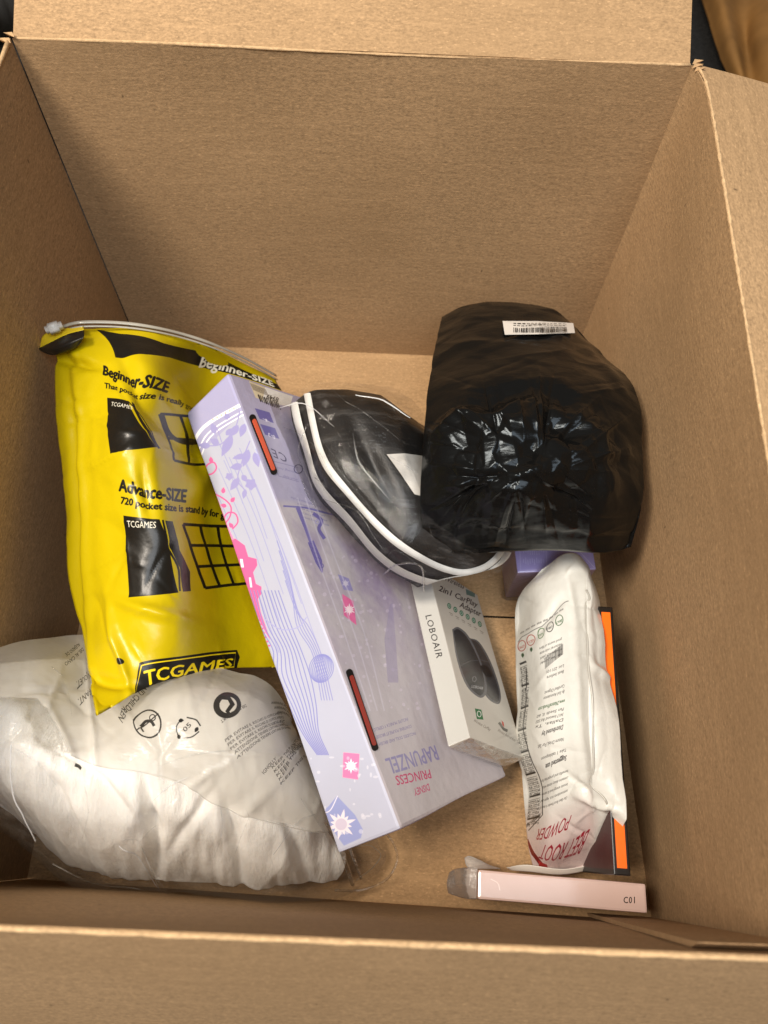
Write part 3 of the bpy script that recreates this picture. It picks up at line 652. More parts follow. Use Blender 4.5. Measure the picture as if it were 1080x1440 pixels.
# --- lilac small box under the black parcel
LP, LR, LD = (0.3425, 0.2206, 0.001), (0.0008, -.0024, .078), (0.0599, 0.08, 0.0586)
fr5, (X5, Y5, Z5, p5) = frame(LP, LR, LD)
lb = empty('lilac_box', tuple(p5), 'small lilac carton with white print, half hidden under the black parcel', 'product box')
c6 = Canvas(700, 900, fr5['top'], (168, 158, 218))
c6.stroke([(731, 770), (732, 802), (769, 800), (768, 768)], 1.2, (190, 182, 230)); r_ = random.Random(5)
for q in range(10):
    for j in range(2):
        c6.stroke([(736+q*3.1, 770+j*14+r_.uniform(0, 3)), (736.5+q*3.1, 781+j*14-r_.uniform(0, 4))], 1.1, (196, 190, 236), .8)
c6.stroke([(810, 770), (836, 798)], .8, (205, 200, 235)); c6.stroke([(720, 804.5), (840, 799.5)], 1.4, (180, 172, 225))
carton('lilac_box', LP, LR, LD, [plain('lilac_gloss_card', s2l((150, 132, 178)), .3, .5, .06, .06, coat=.4), printed('lilac_top', c6.image('lilac_box_print'), .28, .5, .4, ((30, .15, .002),), dirt=.02), plain('lilac_side', s2l((178, 156, 182)), .3, .5, .06, .06, coat=.5)], {'z+': 1, 'x-': 2, 'y-': 2}, lb, .0014, 8, .0002, 8, 'carton')
s = Surf([[(722, 790, .058), (728, 807, .0605), (760, 806, .0605), (800, 804, .06)], [(714, 815, .03), (722, 824, .03), (758, 822, .032), (800, 820, .03)], [(705, 836, .002), (712, 842, .002), (735, 842, .002), (800, 838, .002)]], 20, 30)
s.mesh('end_wrap', M_film_s, lb, crumple(s.P[..., 0], s.P[..., 1], 60, 4, 9)*.0012+.0012, 0, closed=False)

# ------------------------------------------------------------------ yellow zip bag
YR = [[(60, 476, .163), (116, 458, .168), (215, 464, .155), (300, 490, .12), (385, 535, .06)],
      [(80, 500, .158), (126, 488, .172), (212, 496, .165), (300, 522, .102), (395, 565, .055)],
      [(79, 590, .155), (130, 590, .175), (200, 592, .18), (272, 600, .106), (345, 630, .065)],
      [(87, 690, .142), (140, 690, .168), (220, 698, .172), (290, 702, .102), (362, 720, .065)],
      [(99, 800, .124), (152, 800, .155), (232, 806, .158), (305, 808, .098), (388, 812, .055)],
      [(113, 900, .118), (165, 890, .150), (242, 888, .148), (320, 890, .094), (402, 890, .055)],
      [(135, 1004, .168), (192, 974, .150), (250, 950, .128), (322, 940, .088), (398, 938, .055)]]
ys = Surf(YR, 170, 120)
cy = Canvas(1100, 1600, ys, (197, 174, 5)); K = (24, 22, 18)
cy.poly([(135, 459), (170, 466), (230, 482), (300, 502), (400, 540), (400, 552), (300, 520), (240, 502), (205, 500), (160, 497)], K)
cy.text('Beginner-SIZE', (284, 516), (385, 545), 13, (240, 235, 215), .03)
cy.text('Beginner-SIZE', (141, 523), (232, 553), 15, K, .05, up=(2, -15)); cy.text('That pocket size is really good for b', (144, 543), (300, 594), 7.5, K, .04, up=(1, -10))
cy.poly([(149, 558), (180, 562), (213, 632), (160, 639)], K); cy.text('TCGAMES', (155, 570), (186, 576), 6, (235, 230, 210), .01)
cy.stroke([(180, 563), (195, 580), (208, 610), (216, 634)], 1.6, K, smooth=12); cy.poly([(213, 632), (219, 634), (190, 566), (185, 563)], K)
def grid9(c, q, wd, n=(3, 3), curve=6):
    (ax, ay), (bx, by), (cx_, cy_), (dx_, dy_) = q
    def P(u, v): return ((ax*(1-u)+bx*u)*(1-v)+(dx_*(1-u)+cx_*u)*v+curve*math.sin(v*3.14), (ay*(1-u)+by*u)*(1-v)+(dy_*(1-u)+cy_*u)*v)
    for i in range(n[0]+1): c.stroke([P(i/n[0], t) for t in np.linspace(0, 1, 12)], wd, K)
    for j in range(n[1]+1): c.stroke([P(t, j/n[1]) for t in np.linspace(0, 1, 12)], wd, K)
grid9(cy, ((226, 582), (300, 590), (312, 660), (238, 650)), 3.6, (3, 2), 4)
cy.stroke([(228, 584), (240, 612), (262, 624), (290, 620)], 5, K, smooth=16)
cy.text('Advance-SIZE', (167, 690), (259, 707), 17, K, .05, up=(2, -20)); cy.text('720 pocket size is stand by for ga', (169, 708), (318, 732), 10, K, .045, up=(1, -12))
cy.poly([(173, 725), (222, 731), (232, 765), (248, 834), (180, 840)], K); cy.text('TCGAMES', (178, 741), (218, 743), 9, (235, 230, 210), .012)
cy.stroke([(226, 732), (232, 770), (246, 800), (250, 832)], 2.4, K, smooth=14); cy.poly([(229, 733), (239, 734), (246, 775), (262, 805), (265, 832), (254, 833), (248, 800), (234, 770)], K)
grid9(cy, ((254, 738), (330, 742), (345, 822), (285, 828)), 4, (3, 3), -3)
# wordmark in a frame
cy.poly([(196, 932), (332, 914), (336, 924), (330, 942), (190, 985)], K); cy.stroke([(199, 936), (330, 918), (326, 938), (192, 978), (199, 936)], 1.8, (240, 210, 20))
cy.text('TCGAMES', (204, 966), (322, 938), 24, (240, 210, 20), .025, up=(2, -20))
cy.ring((170, 931), 5.5, 4.5, .3, 1, K, fill=True)
d = wav(ys.P[..., 0], ys.P[..., 1], 9, 6, 11)*.0022+crumple(ys.P[..., 0], ys.P[..., 1], 11, 6, 12)*.0042
def bumpat(S, x, y, rx, ry, rot, amp, p=1):
    dx, dy = S.px[..., 0]-x, S.px[..., 1]-y; a = dx*math.cos(rot)+dy*math.sin(rot); b = -dx*math.sin(rot)+dy*math.cos(rot)
    return amp*np.exp(-(np.abs(a/rx)**2+np.abs(b/ry)**(2 if p == 1 else 1)))
# deep fold near the top left, vertical ridge along the left side, folds at the bottom
d += bumpat(ys, 195, 545, 60, 12, 1.1, -.005)+bumpat(ys, 105, 720, 260, 5, 1.52, -.004)+bumpat(ys, 118, 760, 230, 5, 1.52, .003)+bumpat(ys, 300, 640, 60, 14, 2.0, .006)
d += bumpat(ys, 205, 690, 40, 8, 1.4, -.004)+bumpat(ys, 145, 955, 40, 7, .2, -.006)+bumpat(ys, 165, 910, 60, 6, 1.3, .004)+bumpat(ys, 215, 860, 60, 9, .3, .004)+bumpat(ys, 110, 510, 26, 6, .1, -.006)
d += facets(ys.P[..., 0], ys.P[..., 1], .045, 2.4, 13)*np.clip((ys.v-.02)/.28, 0, 1)*(1-(2*ys.u-1)**6)
r2 = random.Random(33)
for q in range(40):
    d = d+bumpat(ys, r2.uniform(80, 330), r2.uniform(500, 960), r2.uniform(12, 40), r2.uniform(1.8, 3.5), r2.uniform(0, 3.14), r2.choice([-1, 1])*r2.uniform(.0005, .0016), 2)
d += crumple(ys.P[..., 0], ys.P[..., 1], 38, 4, 14)*.0007*(.4+.6*np.clip(wav(ys.P[..., 0], ys.P[..., 1], 12, 4, 15), 0, 1))
yb = empty('yellow_bag', tuple(ys.P[90, 60]), 'puffy yellow plastic zip bag printed with black sleeves and grids, against the left wall', 'plastic bag')
M_yel = printed('yellow_plastic', cy.image('yellow_bag_print'), .34, .35, .08, ((30, .3, .003), (90, .15, .001)), dirt=.02)
ys.mesh('bag_body', M_yel, yb, d, .05)
M_zip = plain('translucent_zip', s2l((172, 168, 156)), .25, .5, .05, .05, coat=.4); M_tape = plain('black_tape', (.012, .011, .010), .35, .5, .1, .3, 200)
top = [(70, 470, .166), (92, 458, .170), (118, 453, .172), (170, 454, .166), (215, 460, .158), (258, 470, .142), (300, 484, .125), (345, 504, .096), (388, 528, .062)]
tube('zip_rail', [U(*p) for p in top], .0014, M_zip, yb, n=70, flat=.5)
tube('zip_rail', [U(p[0]+2, p[1]+6, p[2]) for p in top], .0008, M_zip, yb, n=70, flat=.6)
# zip slider and black tape tip
bm = bmesh.new(); bmesh.ops.create_cube(bm, size=1); bmesh.ops.bevel(bm, geom=bm.edges[:], offset=.22, segments=2, affect='EDGES')
me = bpy.data.meshes.new('zip_slider'); bm.to_mesh(me); bm.free()
me.transform(Matrix.Translation(U(76, 461, .176)) @ Matrix.Rotation(.45, 4, 'Z') @ Matrix.Diagonal((.0115, .0072, .007, 1))); link('zip_slider', me, plain('white_plastic', (.72, .70, .66), .3, .5, .03, .05), yb)
s = Surf([[(54, 490, .162), (70, 482, .17), (95, 470, .175), (118, 464, .178)], [(58, 494, .162), (75, 490, .173), (95, 482, .178), (118, 474, .180)], [(66, 497, .16), (78, 496, .170), (98, 490, .175), (112, 480, .177)]], 14, 30)
s.mesh('tape_tip', M_tape, yb, None, .004)
s = Surf([[(56, 486, .160), (62, 470, .166), (90, 462, .170), (118, 458, .172)], [(55, 490, .160), (70, 482, .168), (95, 470, .173), (118, 464, .176)]], 8, 24)
s.mesh('bag_corner', plain('yellow_film', s2l((232, 204, 40)), .3, .5, .04, .1), yb, None, .003)

# ------------------------------------------------------------------ white bag of soft contents
WR = [[(-35, 925, .150), (40, 914, .128), (110, 910, .100), (230, 930, .095), (330, 956, .100), (388, 994, .090), (450, 1125, .055), (540, 1172, .02)],
      [(-45, 985, .150), (40, 970, .150), (130, 968, .122), (230, 975, .138), (330, 1000, .128), (402, 1050, .100), (466, 1150, .052), (552, 1188, .02)],
      [(-45, 1050, .14), (40, 1050, .160), (130, 1050, .150), (230, 1060, .145), (330, 1070, .135), (420, 1110, .100), (480, 1180, .052), (558, 1204, .018)],
      [(-35, 1100, .125), (40, 1110, .145), (130, 1130, .140), (230, 1150, .130), (330, 1160, .120), (420, 1170, .090), (490, 1205, .045), (553, 1220, .018)],
      [(-15, 1130, .11), (50, 1165, .115), (130, 1195, .112), (230, 1210, .102), (330, 1215, .092), (420, 1215, .072), (495, 1226, .038), (541, 1234, .016)],
      [(0, 1143, .10), (52, 1180, .085), (112, 1233, .066), (210, 1247, .060), (310, 1251, .058), (410, 1249, .05), (490, 1250, .02), (530, 1244, .012)]]
ws = Surf(WR, 130, 210)
wb = empty('white_bag', tuple(U(250, 1100, .02)), 'big translucent plastic bag with black warning print, full of crinkled white padding', 'plastic bag')
cw = Canvas(2200, 1500, ws, (228, 224, 214), .03)
cw.poly([(-60, 900), (120, 895), (400, 930), (470, 1120), (452, 1166), (430, 1164), (360, 1148), (300, 1128), (262, 1098), (200, 1083), (150, 1078), (98, 1064), (50, 1000), (-60, 985)], (232, 228, 218), .66, a=.9)
cw.stroke([(98, 1064), (150, 1078), (200, 1083), (262, 1098), (300, 1128), (360, 1148), (430, 1164), (452, 1166)], 1.6, (190, 186, 176), .8, smooth=40, a=.8)
K2 = (34, 32, 30)
for i, (tx, p0, p1) in enumerate([('THIS BAG IS NOT A TOY. KEEP', (258, 850), (176, 972)), ('AWAY FROM BABIES AND CHILDREN', (258, 872), (168, 1012)), ('', (0, 0), (0, 0))]):
    if tx: cw.text(tx, p0, p1, 9, K2, .004, up=(8, 5), a=.95)
cw.text('AND CHILDREN', (204, 962), (171, 1014), 9, K2, .004, up=(8, 5), a=.95) if False else None
for i, (tx, p0, p1) in enumerate([('A L ENFANT.', (146, 972), (104, 996)), ('PAS UN JOUET.', (142, 950), (98, 975)), ('DEL AL CANO', (112, 929), (78, 951)), ('ALEJADO DE', (106, 922), (80, 938))]):
    cw.text(tx, p0, p1, 8 if i < 2 else 5, K2, .004, a=.9)
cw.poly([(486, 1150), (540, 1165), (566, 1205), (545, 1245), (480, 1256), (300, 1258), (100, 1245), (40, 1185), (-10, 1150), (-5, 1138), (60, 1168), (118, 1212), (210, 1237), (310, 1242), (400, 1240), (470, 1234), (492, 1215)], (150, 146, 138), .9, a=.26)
cw.stroke([(498, 1190), (530, 1186), (548, 1204), (530, 1228), (500, 1236)], 3, (200, 198, 190), .7, smooth=20, a=.5)
# no-infant mark
cw.ring((211, 1021), 18, 19, 0, 2.2, K2, a=.95); cw.stroke([(196, 1033), (226, 1008)], 1.6, K2, a=.95)
cw.ring((218, 1013), 4, 4, 0, 1.4, K2, a=.95); cw.stroke([(202, 1026), (208, 1018), (216, 1018), (220, 1024)], 4, K2, smooth=10, a=.95); cw.stroke([(202, 1027), (206, 1033)], 2, K2, a=.95)
# recycling triangle with 05
for q in range(3):
    a = q*2.094+.4; b = a+1.6; cx_, cy_ = 265, 1028
    cw.stroke([(cx_+16*math.cos(a), cy_+13*math.sin(a)), (cx_+15*math.cos((a+b)/2), cy_+12*math.sin((a+b)/2)), (cx_+16*math.cos(b), cy_+13*math.sin(b))], 1.6, K2, smooth=8, a=.95)
    leaf(cw, cx_+16*math.cos(b)-3, cy_+13*math.sin(b)+1, b+2.2, 7, 2.5, K2)
cw.text('05', (262, 1033), (270, 1025), 6, K2, .01, a=.95)
# green-dot style disc
cw.ring((312, 1004), 17, 16, .5, 1, K2, fill=True, a=.95); cw.ring((313, 1004), 10.5, 10, .5, 1, (228, 224, 214), fill=True, a=.9)
cw.stroke([(306, 995), (314, 996), (318, 1004), (312, 1012), (316, 1017)], [3, 5, 6, 5, 3], K2, a=.95); cw.stroke([(303, 1002), (308, 1000), (311, 1006)], 2.5, (228, 224, 214), a=.9)
cw.text('DER GRUNE PUNKT', (334, 1004), (304, 1022), 4, K2, .004, up=(4, 6), a=.9)
r_ = random.Random(9)
for i in range(5): 
    cw.text(r_.choice(['ATTENZIONE TENERE LONTANO DAI BAMBINI', 'PER EVITARE IL RISCHIO DI SOFFOCAMENTO']), (312+i*3.2, 1048+i*5.0), (386+i*3.2, 1012+i*5.0), 3.5, K2, .002, a=.85)
cw.text('IGNOLLY', (362, 1088), (376, 1072), 5, K2, .002, a=.85)
for i in range(5): cw.text('KEEP THIS PLASTIC AWAY', (372+i*3, 1082+i*5), (414+i*3, 1058+i*5), 3.5, K2, .002, a=.85)
for i in range(3): cw.text('WARNUNG PLASTIK', (370+i*4, 1000+i*6), (398+i*3, 1008+i*6), 3.5, K2, .002, a=.85)
cw.stroke([(106, 1073), (112, 1075), (116, 1078)], 3, K2, a=.95)
wd = wav(ws.P[..., 0], ws.P[..., 1], 9, 6, 21)*.0025+crumple(ws.P[..., 0], ws.P[..., 1], 10, 5, 22)*.004
wd += bumpat(ws, 200, 1160, 14, 60, .9, .004)+bumpat(ws, 215, 1190, 50, 5, 1.2, .008, 2)+bumpat(ws, 330, 1150, 60, 8, 2.3, .004)+bumpat(ws, 95, 1060, 60, 6, 1.0, .004)
fx, fy = ws.P[..., 0], ws.P[..., 1]
wd += facets(fx, fy, .045, 3.0, 23)+facets(fx, fy, .02, 3.0, 24)*.8
r2 = random.Random(32)
for q in range(34):
    wd = wd+bumpat(ws, r2.uniform(0, 450), r2.uniform(930, 1170), r2.uniform(18, 60), r2.uniform(2.0, 4.5), r2.uniform(0, 3.14), r2.choice([-1, 1])*r2.uniform(.0008, .0028), 2)
wd = wd+bumpat(ws, 180, 1005, 60, 5, .9, .004, 2)+bumpat(ws, 330, 1062, 70, 5, .1, .0035, 2)+bumpat(ws, 130, 1030, 60, 5, 1.4, .004, 2)+bumpat(ws, 285, 1090, 50, 5, 2.6, .003, 2)
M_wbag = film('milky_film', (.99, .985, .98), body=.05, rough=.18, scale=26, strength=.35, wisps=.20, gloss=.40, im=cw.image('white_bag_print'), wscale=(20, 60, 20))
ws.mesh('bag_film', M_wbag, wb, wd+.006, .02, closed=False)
# contents: crinkled padding rolls
CR = [[(-32, 935, .132), (50, 925, .110), (120, 925, .085), (230, 945, .080), (320, 972, .085), (375, 1004, .078), (430, 1110, .05), (455, 1160, .035)],
      [(-40, 990, .136), (40, 975, .135), (130, 975, .107), (230, 985, .122), (330, 1008, .113), (395, 1055, .086), (435, 1130, .05), (468, 1180, .035)],
      [(-40, 1050, .128), (40, 1050, .146), (130, 1050, .136), (230, 1060, .130), (330, 1070, .120), (410, 1110, .087), (450, 1160, .05), (478, 1195, .032)],
      [(-30, 1098, .114), (40, 1105, .132), (120, 1125, .127), (225, 1145, .118), (325, 1155, .108), (410, 1165, .079), (450, 1185, .05), (482, 1208, .032)],
      [(-12, 1124, .10), (50, 1150, .103), (120, 1175, .102), (225, 1198, .092), (325, 1205, .083), (410, 1208, .064), (455, 1215, .042), (480, 1222, .028)],
      [(0, 1134, .092), (52, 1170, .078), (122, 1216, .062), (215, 1238, .054), (310, 1243, .052), (400, 1241, .044), (450, 1239, .028), (472, 1234, .02)]]
cs = Surf(CR, 150, 260)
x, y = cs.P[..., 0], cs.P[..., 1]
cell = wav(x, y, 8, 6, 33)
cdp = np.abs(wav(x, y, 8, 5, 31))*-.010+.005+wav(x+.01*cell, y, 30, 6, 32)*.0010+wav(x+.012*cell, y*.35, 110, 7, 35)*.0006
cdp += bumpat(cs, 100, 1150, 60, 8, 1.0, -.006)+bumpat(cs, 212, 1150, 75, 10, 1.45, -.011)+bumpat(cs, 330, 1180, 60, 9, 1.4, -.008)+bumpat(cs, 150, 1110, 60, 8, .7, -.005)+bumpat(cs, 275, 1150, 60, 8, 2.2, -.005)+bumpat(cs, 415, 1190, 45, 8, 1.2, -.006)
k = NT('white_padding'); tc = k.n('ShaderNodeTexCoord'); n = k.noise(tc.outputs['Object'], 1, 5, .7, (330, 85, 110)); n2 = k.noise(tc.outputs['Object'], 60, 4, .6)
k.l(k.mixc(n, (.88, .86, .82), (.96, .95, .92)), k.b.inputs['Base Color']); k.b.inputs['Roughness'].default_value = .9; k.b.inputs['Specular IOR Level'].default_value = .15
k.b.inputs['Subsurface Weight'].default_value = .25; k.b.inputs['Subsurface Radius'].default_value = (.01, .009, .008); k.b.inputs['Subsurface Scale'].default_value = .4
k.l(k.bump(n, .8, .0015, k.bump(n2, .3, .002)), k.b.inputs['Normal'])
cs.mesh('padding', k.m, wb, cdp, .03)
WL = [[(35, 1048), (33, 1085), (40, 1110), (68, 1158)], [(35, 1050), (60, 1065), (86, 1090)], [(173, 1172), (195, 1190), (224, 1236)], [(180, 1165), (205, 1160), (222, 1150)], [(205, 1170), (214, 1195), (226, 1236)], [(218, 1118), (240, 1100), (266, 1088)], [(300, 1200), (312, 1160), (308, 1120)], [(120, 1080), (132, 1120), (126, 1160)], [(330, 1190), (345, 1150), (340, 1130)], [(60, 960), (85, 985), (95, 1020)], [(225, 1075), (280, 1060), (340, 1058)], [(380, 1190), (410, 1150), (430, 1140)], [(410, 1120), (440, 1160), (470, 1215)], [(90, 1190), (140, 1222), (200, 1240)]]
# zip strip of the bag near its right end
tube('zip_strip', [ws.at(x_, y_, .006) for x_, y_ in [(430, 1130), (448, 1160), (468, 1190), (492, 1232)]], .0014, M_film_s, wb, n=24)
tube('zip_strip', [ws.at(x_, y_, .006) for x_, y_ in [(440, 1128), (458, 1158), (478, 1186), (502, 1226)]], .0010, M_film_s, wb, n=24)
tube('bag_rim', [ws.at(x_, y_, .002) for x_, y_ in [(540, 1174), (551, 1188), (556, 1204), (552, 1220), (538, 1236), (505, 1248), (470, 1248)]], .0008, M_film_s, wb, n=40)

# ------------------------------------------------------------------ black pad with white stripes in clear wrap
MR = [[(409, 572, .11), (430, 554, .13), (452, 547, .137), (490, 546, .132), (535, 556, .11)],
      [(416, 612, .114), (442, 602, .142), (490, 582, .150), (545, 572, .143), (588, 590, .115)],
      [(440, 681, .117), (466, 656, .146), (530, 630, .153), (592, 618, .14), (640, 630, .11)],
      [(478, 734, .110), (510, 713, .142), (572, 688, .147), (640, 682, .125), (690, 690, .10)],
      [(527, 785, .102), (560, 763, .132), (620, 745, .135), (680, 730, .12), (722, 732, .09)],
      [(588, 828, .092), (628, 813, .112), (668, 806, .115), (700, 796, .105), (720, 776, .09)]]
ms = Surf(MR, 150, 110)
pad = empty('striped_pad', tuple(ms.P[70, 50]), 'black padded oval with two white edge stripes in clear plastic, on the doll box', 'padded case')
md = wav(ms.P[..., 0], ms.P[..., 1], 14, 6, 41)*.0015+crumple(ms.P[..., 0], ms.P[..., 1], 16, 4, 42, .6, .5)*.002*(ms.u > .3)
md += bumpat(ms, 530, 660, 70, 12, 1.1, -.006)+bumpat(ms, 600, 690, 60, 10, 1.0, .003)
M_fab = plain('black_fabric', (.010, .009, .009), .45, .5, .25, .5, 700)
ms.mesh('pad_body', M_fab, pad, md, .03)
M_white = plain('white_piping', (.80, .80, .77), .5, .4, .03, .2, 500)
def strip(name, S, pts, wpx, off, mat, parent, disp=None, n=60, th=.0008):
    p = cat(np.array(pts, float), n, 0); d_ = np.gradient(p, axis=0); d_ /= np.hypot(d_[:, 0], d_[:, 1])[:, None]; nn = np.stack([-d_[:, 1], d_[:, 0]], 1)
    V = []; F = []
    for i in range(n):
        for k_, (s_, o_) in enumerate(((-.5, 0), (-.42, th), (0, th*1.2), (.42, th), (.5, 0))):
            V.append(S.at(*(p[i]+nn[i]*s_*wpx), off+o_, disp))
    for i in range(n-1):
        for k_ in range(4): a = i*5+k_; F.append((a, a+1, a+6, a+5))
    return mesh(name, V, F, mat, parent, True)
strip('white_stripe', ms, [(417, 567), (425, 610), (444, 662), (462, 693), (488, 727), (515, 758), (543, 783), (575, 807), (604, 820), (640, 821), (676, 812), (702, 794), (712, 776)], 9.5, .0012, M_white, pad, md)
strip('white_stripe', ms, [(434, 555), (445, 611), (461, 650), (482, 681), (509, 715), (546, 749), (581, 776), (616, 797), (650, 805), (680, 798), (698, 783), (704, 768)], 9, .0010, M_white, pad, md)
plate('care_label', None, [(543, 641), (566, 641), (592, 643), (592, 700), (581, 697), (562, 668)], .0022, .0004, plain('satin_label', (.70, .67, .62), .3, .5, .1, .6, 60, coat=.3), pad, at=lambda x_, y_, o_: ms.at(x_, y_, o_, md))
M_wrap = film('crinkled_clear_wrap', (.985, .985, .985), body=.008, rough=.06, scale=45, strength=.25, wisps=.10, wscale=(25, 190, 60), gloss=.75)
WR2 = [[(368, 556, .118), (400, 551, .140), (440, 544, .148), (495, 540, .143), (548, 548, .115)],
       [(392, 612, .120), (424, 602, .150), (490, 580, .160), (548, 569, .152), (592, 585, .12)],
       [(428, 688, .122), (462, 660, .154), (530, 630, .163), (592, 616, .15), (642, 625, .115)],
       [(466, 742, .117), (504, 716, .150), (572, 690, .157), (642, 680, .135), (695, 685, .105)],
       [(514, 796, .108), (556, 770, .142), (622, 745, .145), (685, 728, .13), (727, 725, .095)],
       [(576, 834, .096), (624, 824, .122), (672, 818, .124), (704, 804, .116), (728, 780, .095)]]
fs = Surf(WR2, 150, 120)
fx, fy = fs.P[..., 0], fs.P[..., 1]
fd = facets(fx, fy, .028, 6, 51)+facets(fx, fy, .012, 9, 53)+wav(fx, fy, 20, 5, 52)*.001
fs.mesh('clear_wrap', M_wrap, pad, fd, 0, closed=False)
V = []; F = []; r_ = random.Random(12)
M_glint = plain('painted_glint_grey', (.62, .62, .62), .2, .5, .05, .05, coat=.4)  # pale opaque grey imitating light caught on film creases
def fold_lines(name, S, lines, w_, mat, parent, disp, off=.0008, n=14):
    """thin raised strips for film folds and painted glints, joined into one part"""
    V = []; F = []
    for pts in lines:
        p = cat(np.array(pts, float), n, 0); d_ = np.gradient(p, axis=0); d_ /= np.hypot(d_[:, 0], d_[:, 1])[:, None]; nn = np.stack([-d_[:, 1], d_[:, 0]], 1)
        b = len(V)
        for i in range(n):
            ww = w_*math.sin(math.pi*(i+.15)/(n-.7))
            for s_, o_ in ((-.5, 0), (0, .0006), (.5, 0)): V.append(S.at(*(p[i]+nn[i]*s_*ww), off+o_, disp))
        for i in range(n-1):
            for q in range(2): a = b+i*3+q; F.append((a, a+1, a+4, a+3))
    o = mesh(name, V, F, mat, parent, True); o['kind'] = 'stuff'; return o
L_ = [[(497, 612), (505, 650), (528, 680), (552, 708)], [(430, 600), (420, 640), (440, 690)], [(395, 575), (430, 570), (470, 600)], [(400, 600), (440, 625), (470, 670)], [(540, 790), (560, 770), (600, 800)], [(500, 560), (540, 570), (575, 590)], [(470, 555), (520, 590), (560, 620)], [(600, 740), (610, 760), (640, 770)], [(455, 700), (500, 720), (540, 770)]]
for q in range(14):
    x0, y0 = r_.uniform(420, 560), r_.uniform(560, 720); a = r_.uniform(.6, 1.2); l_ = r_.uniform(15, 45)
    L_.append([(x0, y0), (x0+l_*.5*math.cos(a)+r_.uniform(-3, 3), y0+l_*.5*math.sin(a)), (x0+l_*math.cos(a), y0+l_*math.sin(a))])
fold_lines('film_fold', fs, L_, 1.3, M_film_s, pad, fd)
fold_lines('painted_film_glint', fs, [L_[0], L_[2], L_[5]], 1.1, M_glint, pad, fd, .0012)  # highlights on the wrap, painted as pale strips
tube('wrap_seam', [fs.at(x_, y_, .001, fd) for x_, y_ in [(540, 806), (562, 788), (592, 792), (598, 828)]], .0006, M_film_s, pad, n=20)

fold_lines('film_fold', ws, WL, 2.2, M_film_s, wb, wd+.006, .0010)
fold_lines('painted_film_glint', ws, [WL[0], WL[2], WL[4], WL[5]], 1.1, M_glint, wb, wd+.006, .0013)  # painted highlights along some creases of the bag film

# ------------------------------------------------------------------ black parcel
BRr = [[(622, 447, .09), (655, 432, .10), (700, 428, .106), (745, 428, .11), (785, 438, .11), (812, 462, .10)],
       [(610, 500, .13), (660, 495, .15), (715, 490, .16), (770, 490, .16), (820, 500, .148), (858, 510, .130)],
       [(600, 560, .16), (655, 555, .182), (715, 550, .19), (780, 550, .19), (845, 550, .178), (892, 553, .155)],
       [(593, 640, .165), (650, 635, .192), (715, 630, .20), (785, 630, .20), (860, 635, .185), (906, 640, .155)],
       [(590, 712, .155), (650, 705, .182), (715, 705, .19), (785, 705, .19), (855, 705, .175), (904, 710, .15)],
       [(598, 773, .12), (650, 778, .128), (715, 774, .13), (785, 772, .13), (850, 777, .13), (888, 770, .122)]]
bs = Surf(BRr, 260, 260)
x, y = bs.P[..., 0], bs.P[..., 1]
cx_, cy_ = bs.px[..., 0]-735, bs.px[..., 1]-645; rr = np.hypot(cx_/140, cy_/100)
mask = np.clip((1.5-rr)/.9, 0, 1); mask = mask*mask*(3-2*mask)
th_ = np.arctan2(cy_, cx_)
rad = np.abs(((th_*2.1+.5*np.sin(th_*3+rr*5)+wav(x, y, 10, 4, 61)*.35) % 1)*2-1)
tens = 0*x; r2 = random.Random(21)
for q in range(34):
    a = q*6.283/34+r2.uniform(-.12, .12); R_ = r2.uniform(55, 105); tens = tens+bumpat(bs, 735+1.25*R_*math.cos(a), 648+.9*R_*math.sin(a), r2.uniform(22, 55), r2.uniform(2.5, 5), a+r2.uniform(-.35, .35), r2.choice([-1, 1])*r2.uniform(.0012, .003), 2)
for q in range(30):
    tens = tens+bumpat(bs, r2.uniform(610, 890), r2.choice([r2.uniform(445, 560), r2.uniform(720, 765)]), r2.uniform(15, 60), r2.uniform(2, 4.5), r2.uniform(-.4, .4), r2.choice([-1, 1])*r2.uniform(.0005, .0014), 2)
ev = (1-(2*bs.u-1)**8)*(1-(2*bs.v-1)**8)
bd = np.clip(mask*1.4, 0, 1)*ev*(facets(x, y, .024, 20, 63)+facets(x, y, .011, 36, 64)-.002)*np.clip(mask*1.1, 0, 1)+tens*ev+np.clip(mask*1.4, 0, 1)*ev*crumple(x, y, 30, 4, 67)*.0026
bd += facets(x, y, .035, 1.7, 68)*(1-mask)*ev+crumple(x, y, 45, 3, 69, 1.55, .35)*.0009*(1-mask)+crumple(x, y, 32, 4, 70, .1, .5)*.0026*ev*np.clip((bs.v-.62)/.15, 0, 1)+wav(x, y, 7, 5, 65)*.0012+(1-mask)*crumple(x, y, 12, 4, 66, 1.6, .3)*.0007
bd += bumpat(bs, 745, 752, 170, 5, .02, -.0012)+bumpat(bs, 850, 520, 60, 6, .9, .0015)
pb = empty('black_parcel', tuple(bs.P[130, 130]), 'big shiny black plastic parcel with crumpled centre and a small barcode sticker', 'parcel')
k = NT('black_polythene'); tc = k.n('ShaderNodeTexCoord'); n = k.noise(tc.outputs['Object'], 45, 5, .6); n2 = k.noise(tc.outputs['Object'], 1, 4, .6, (25, 110, 60))
k.b.inputs['Base Color'].default_value = (.005, .005, .005, 1); k.l(k.ramp(n, [(.3, (.15,)*3), (.7, (.27,)*3)]), k.b.inputs['Roughness']); k.b.inputs['Specular IOR Level'].default_value = .18; k.b.inputs['Specular Tint'].default_value = (.78, .90, 1, 1)
k.l(k.bump(n, .18, .002, k.bump(n2, .35, .0015)), k.b.inputs['Normal'])
bs.mesh('parcel_body', k.m, pb, bd, .045)
lq = [(707, 459), (757, 457), (803, 458), (806, 472), (757, 474), (710, 475)]
lab = plate('barcode_label', None, lq, .0028, .0003, plain('label_paper', (.72, .69, .64), .5, .4, .03, .08), pb, at=lambda x_, y_, o_: bs.at(x_, y_, o_, bd))
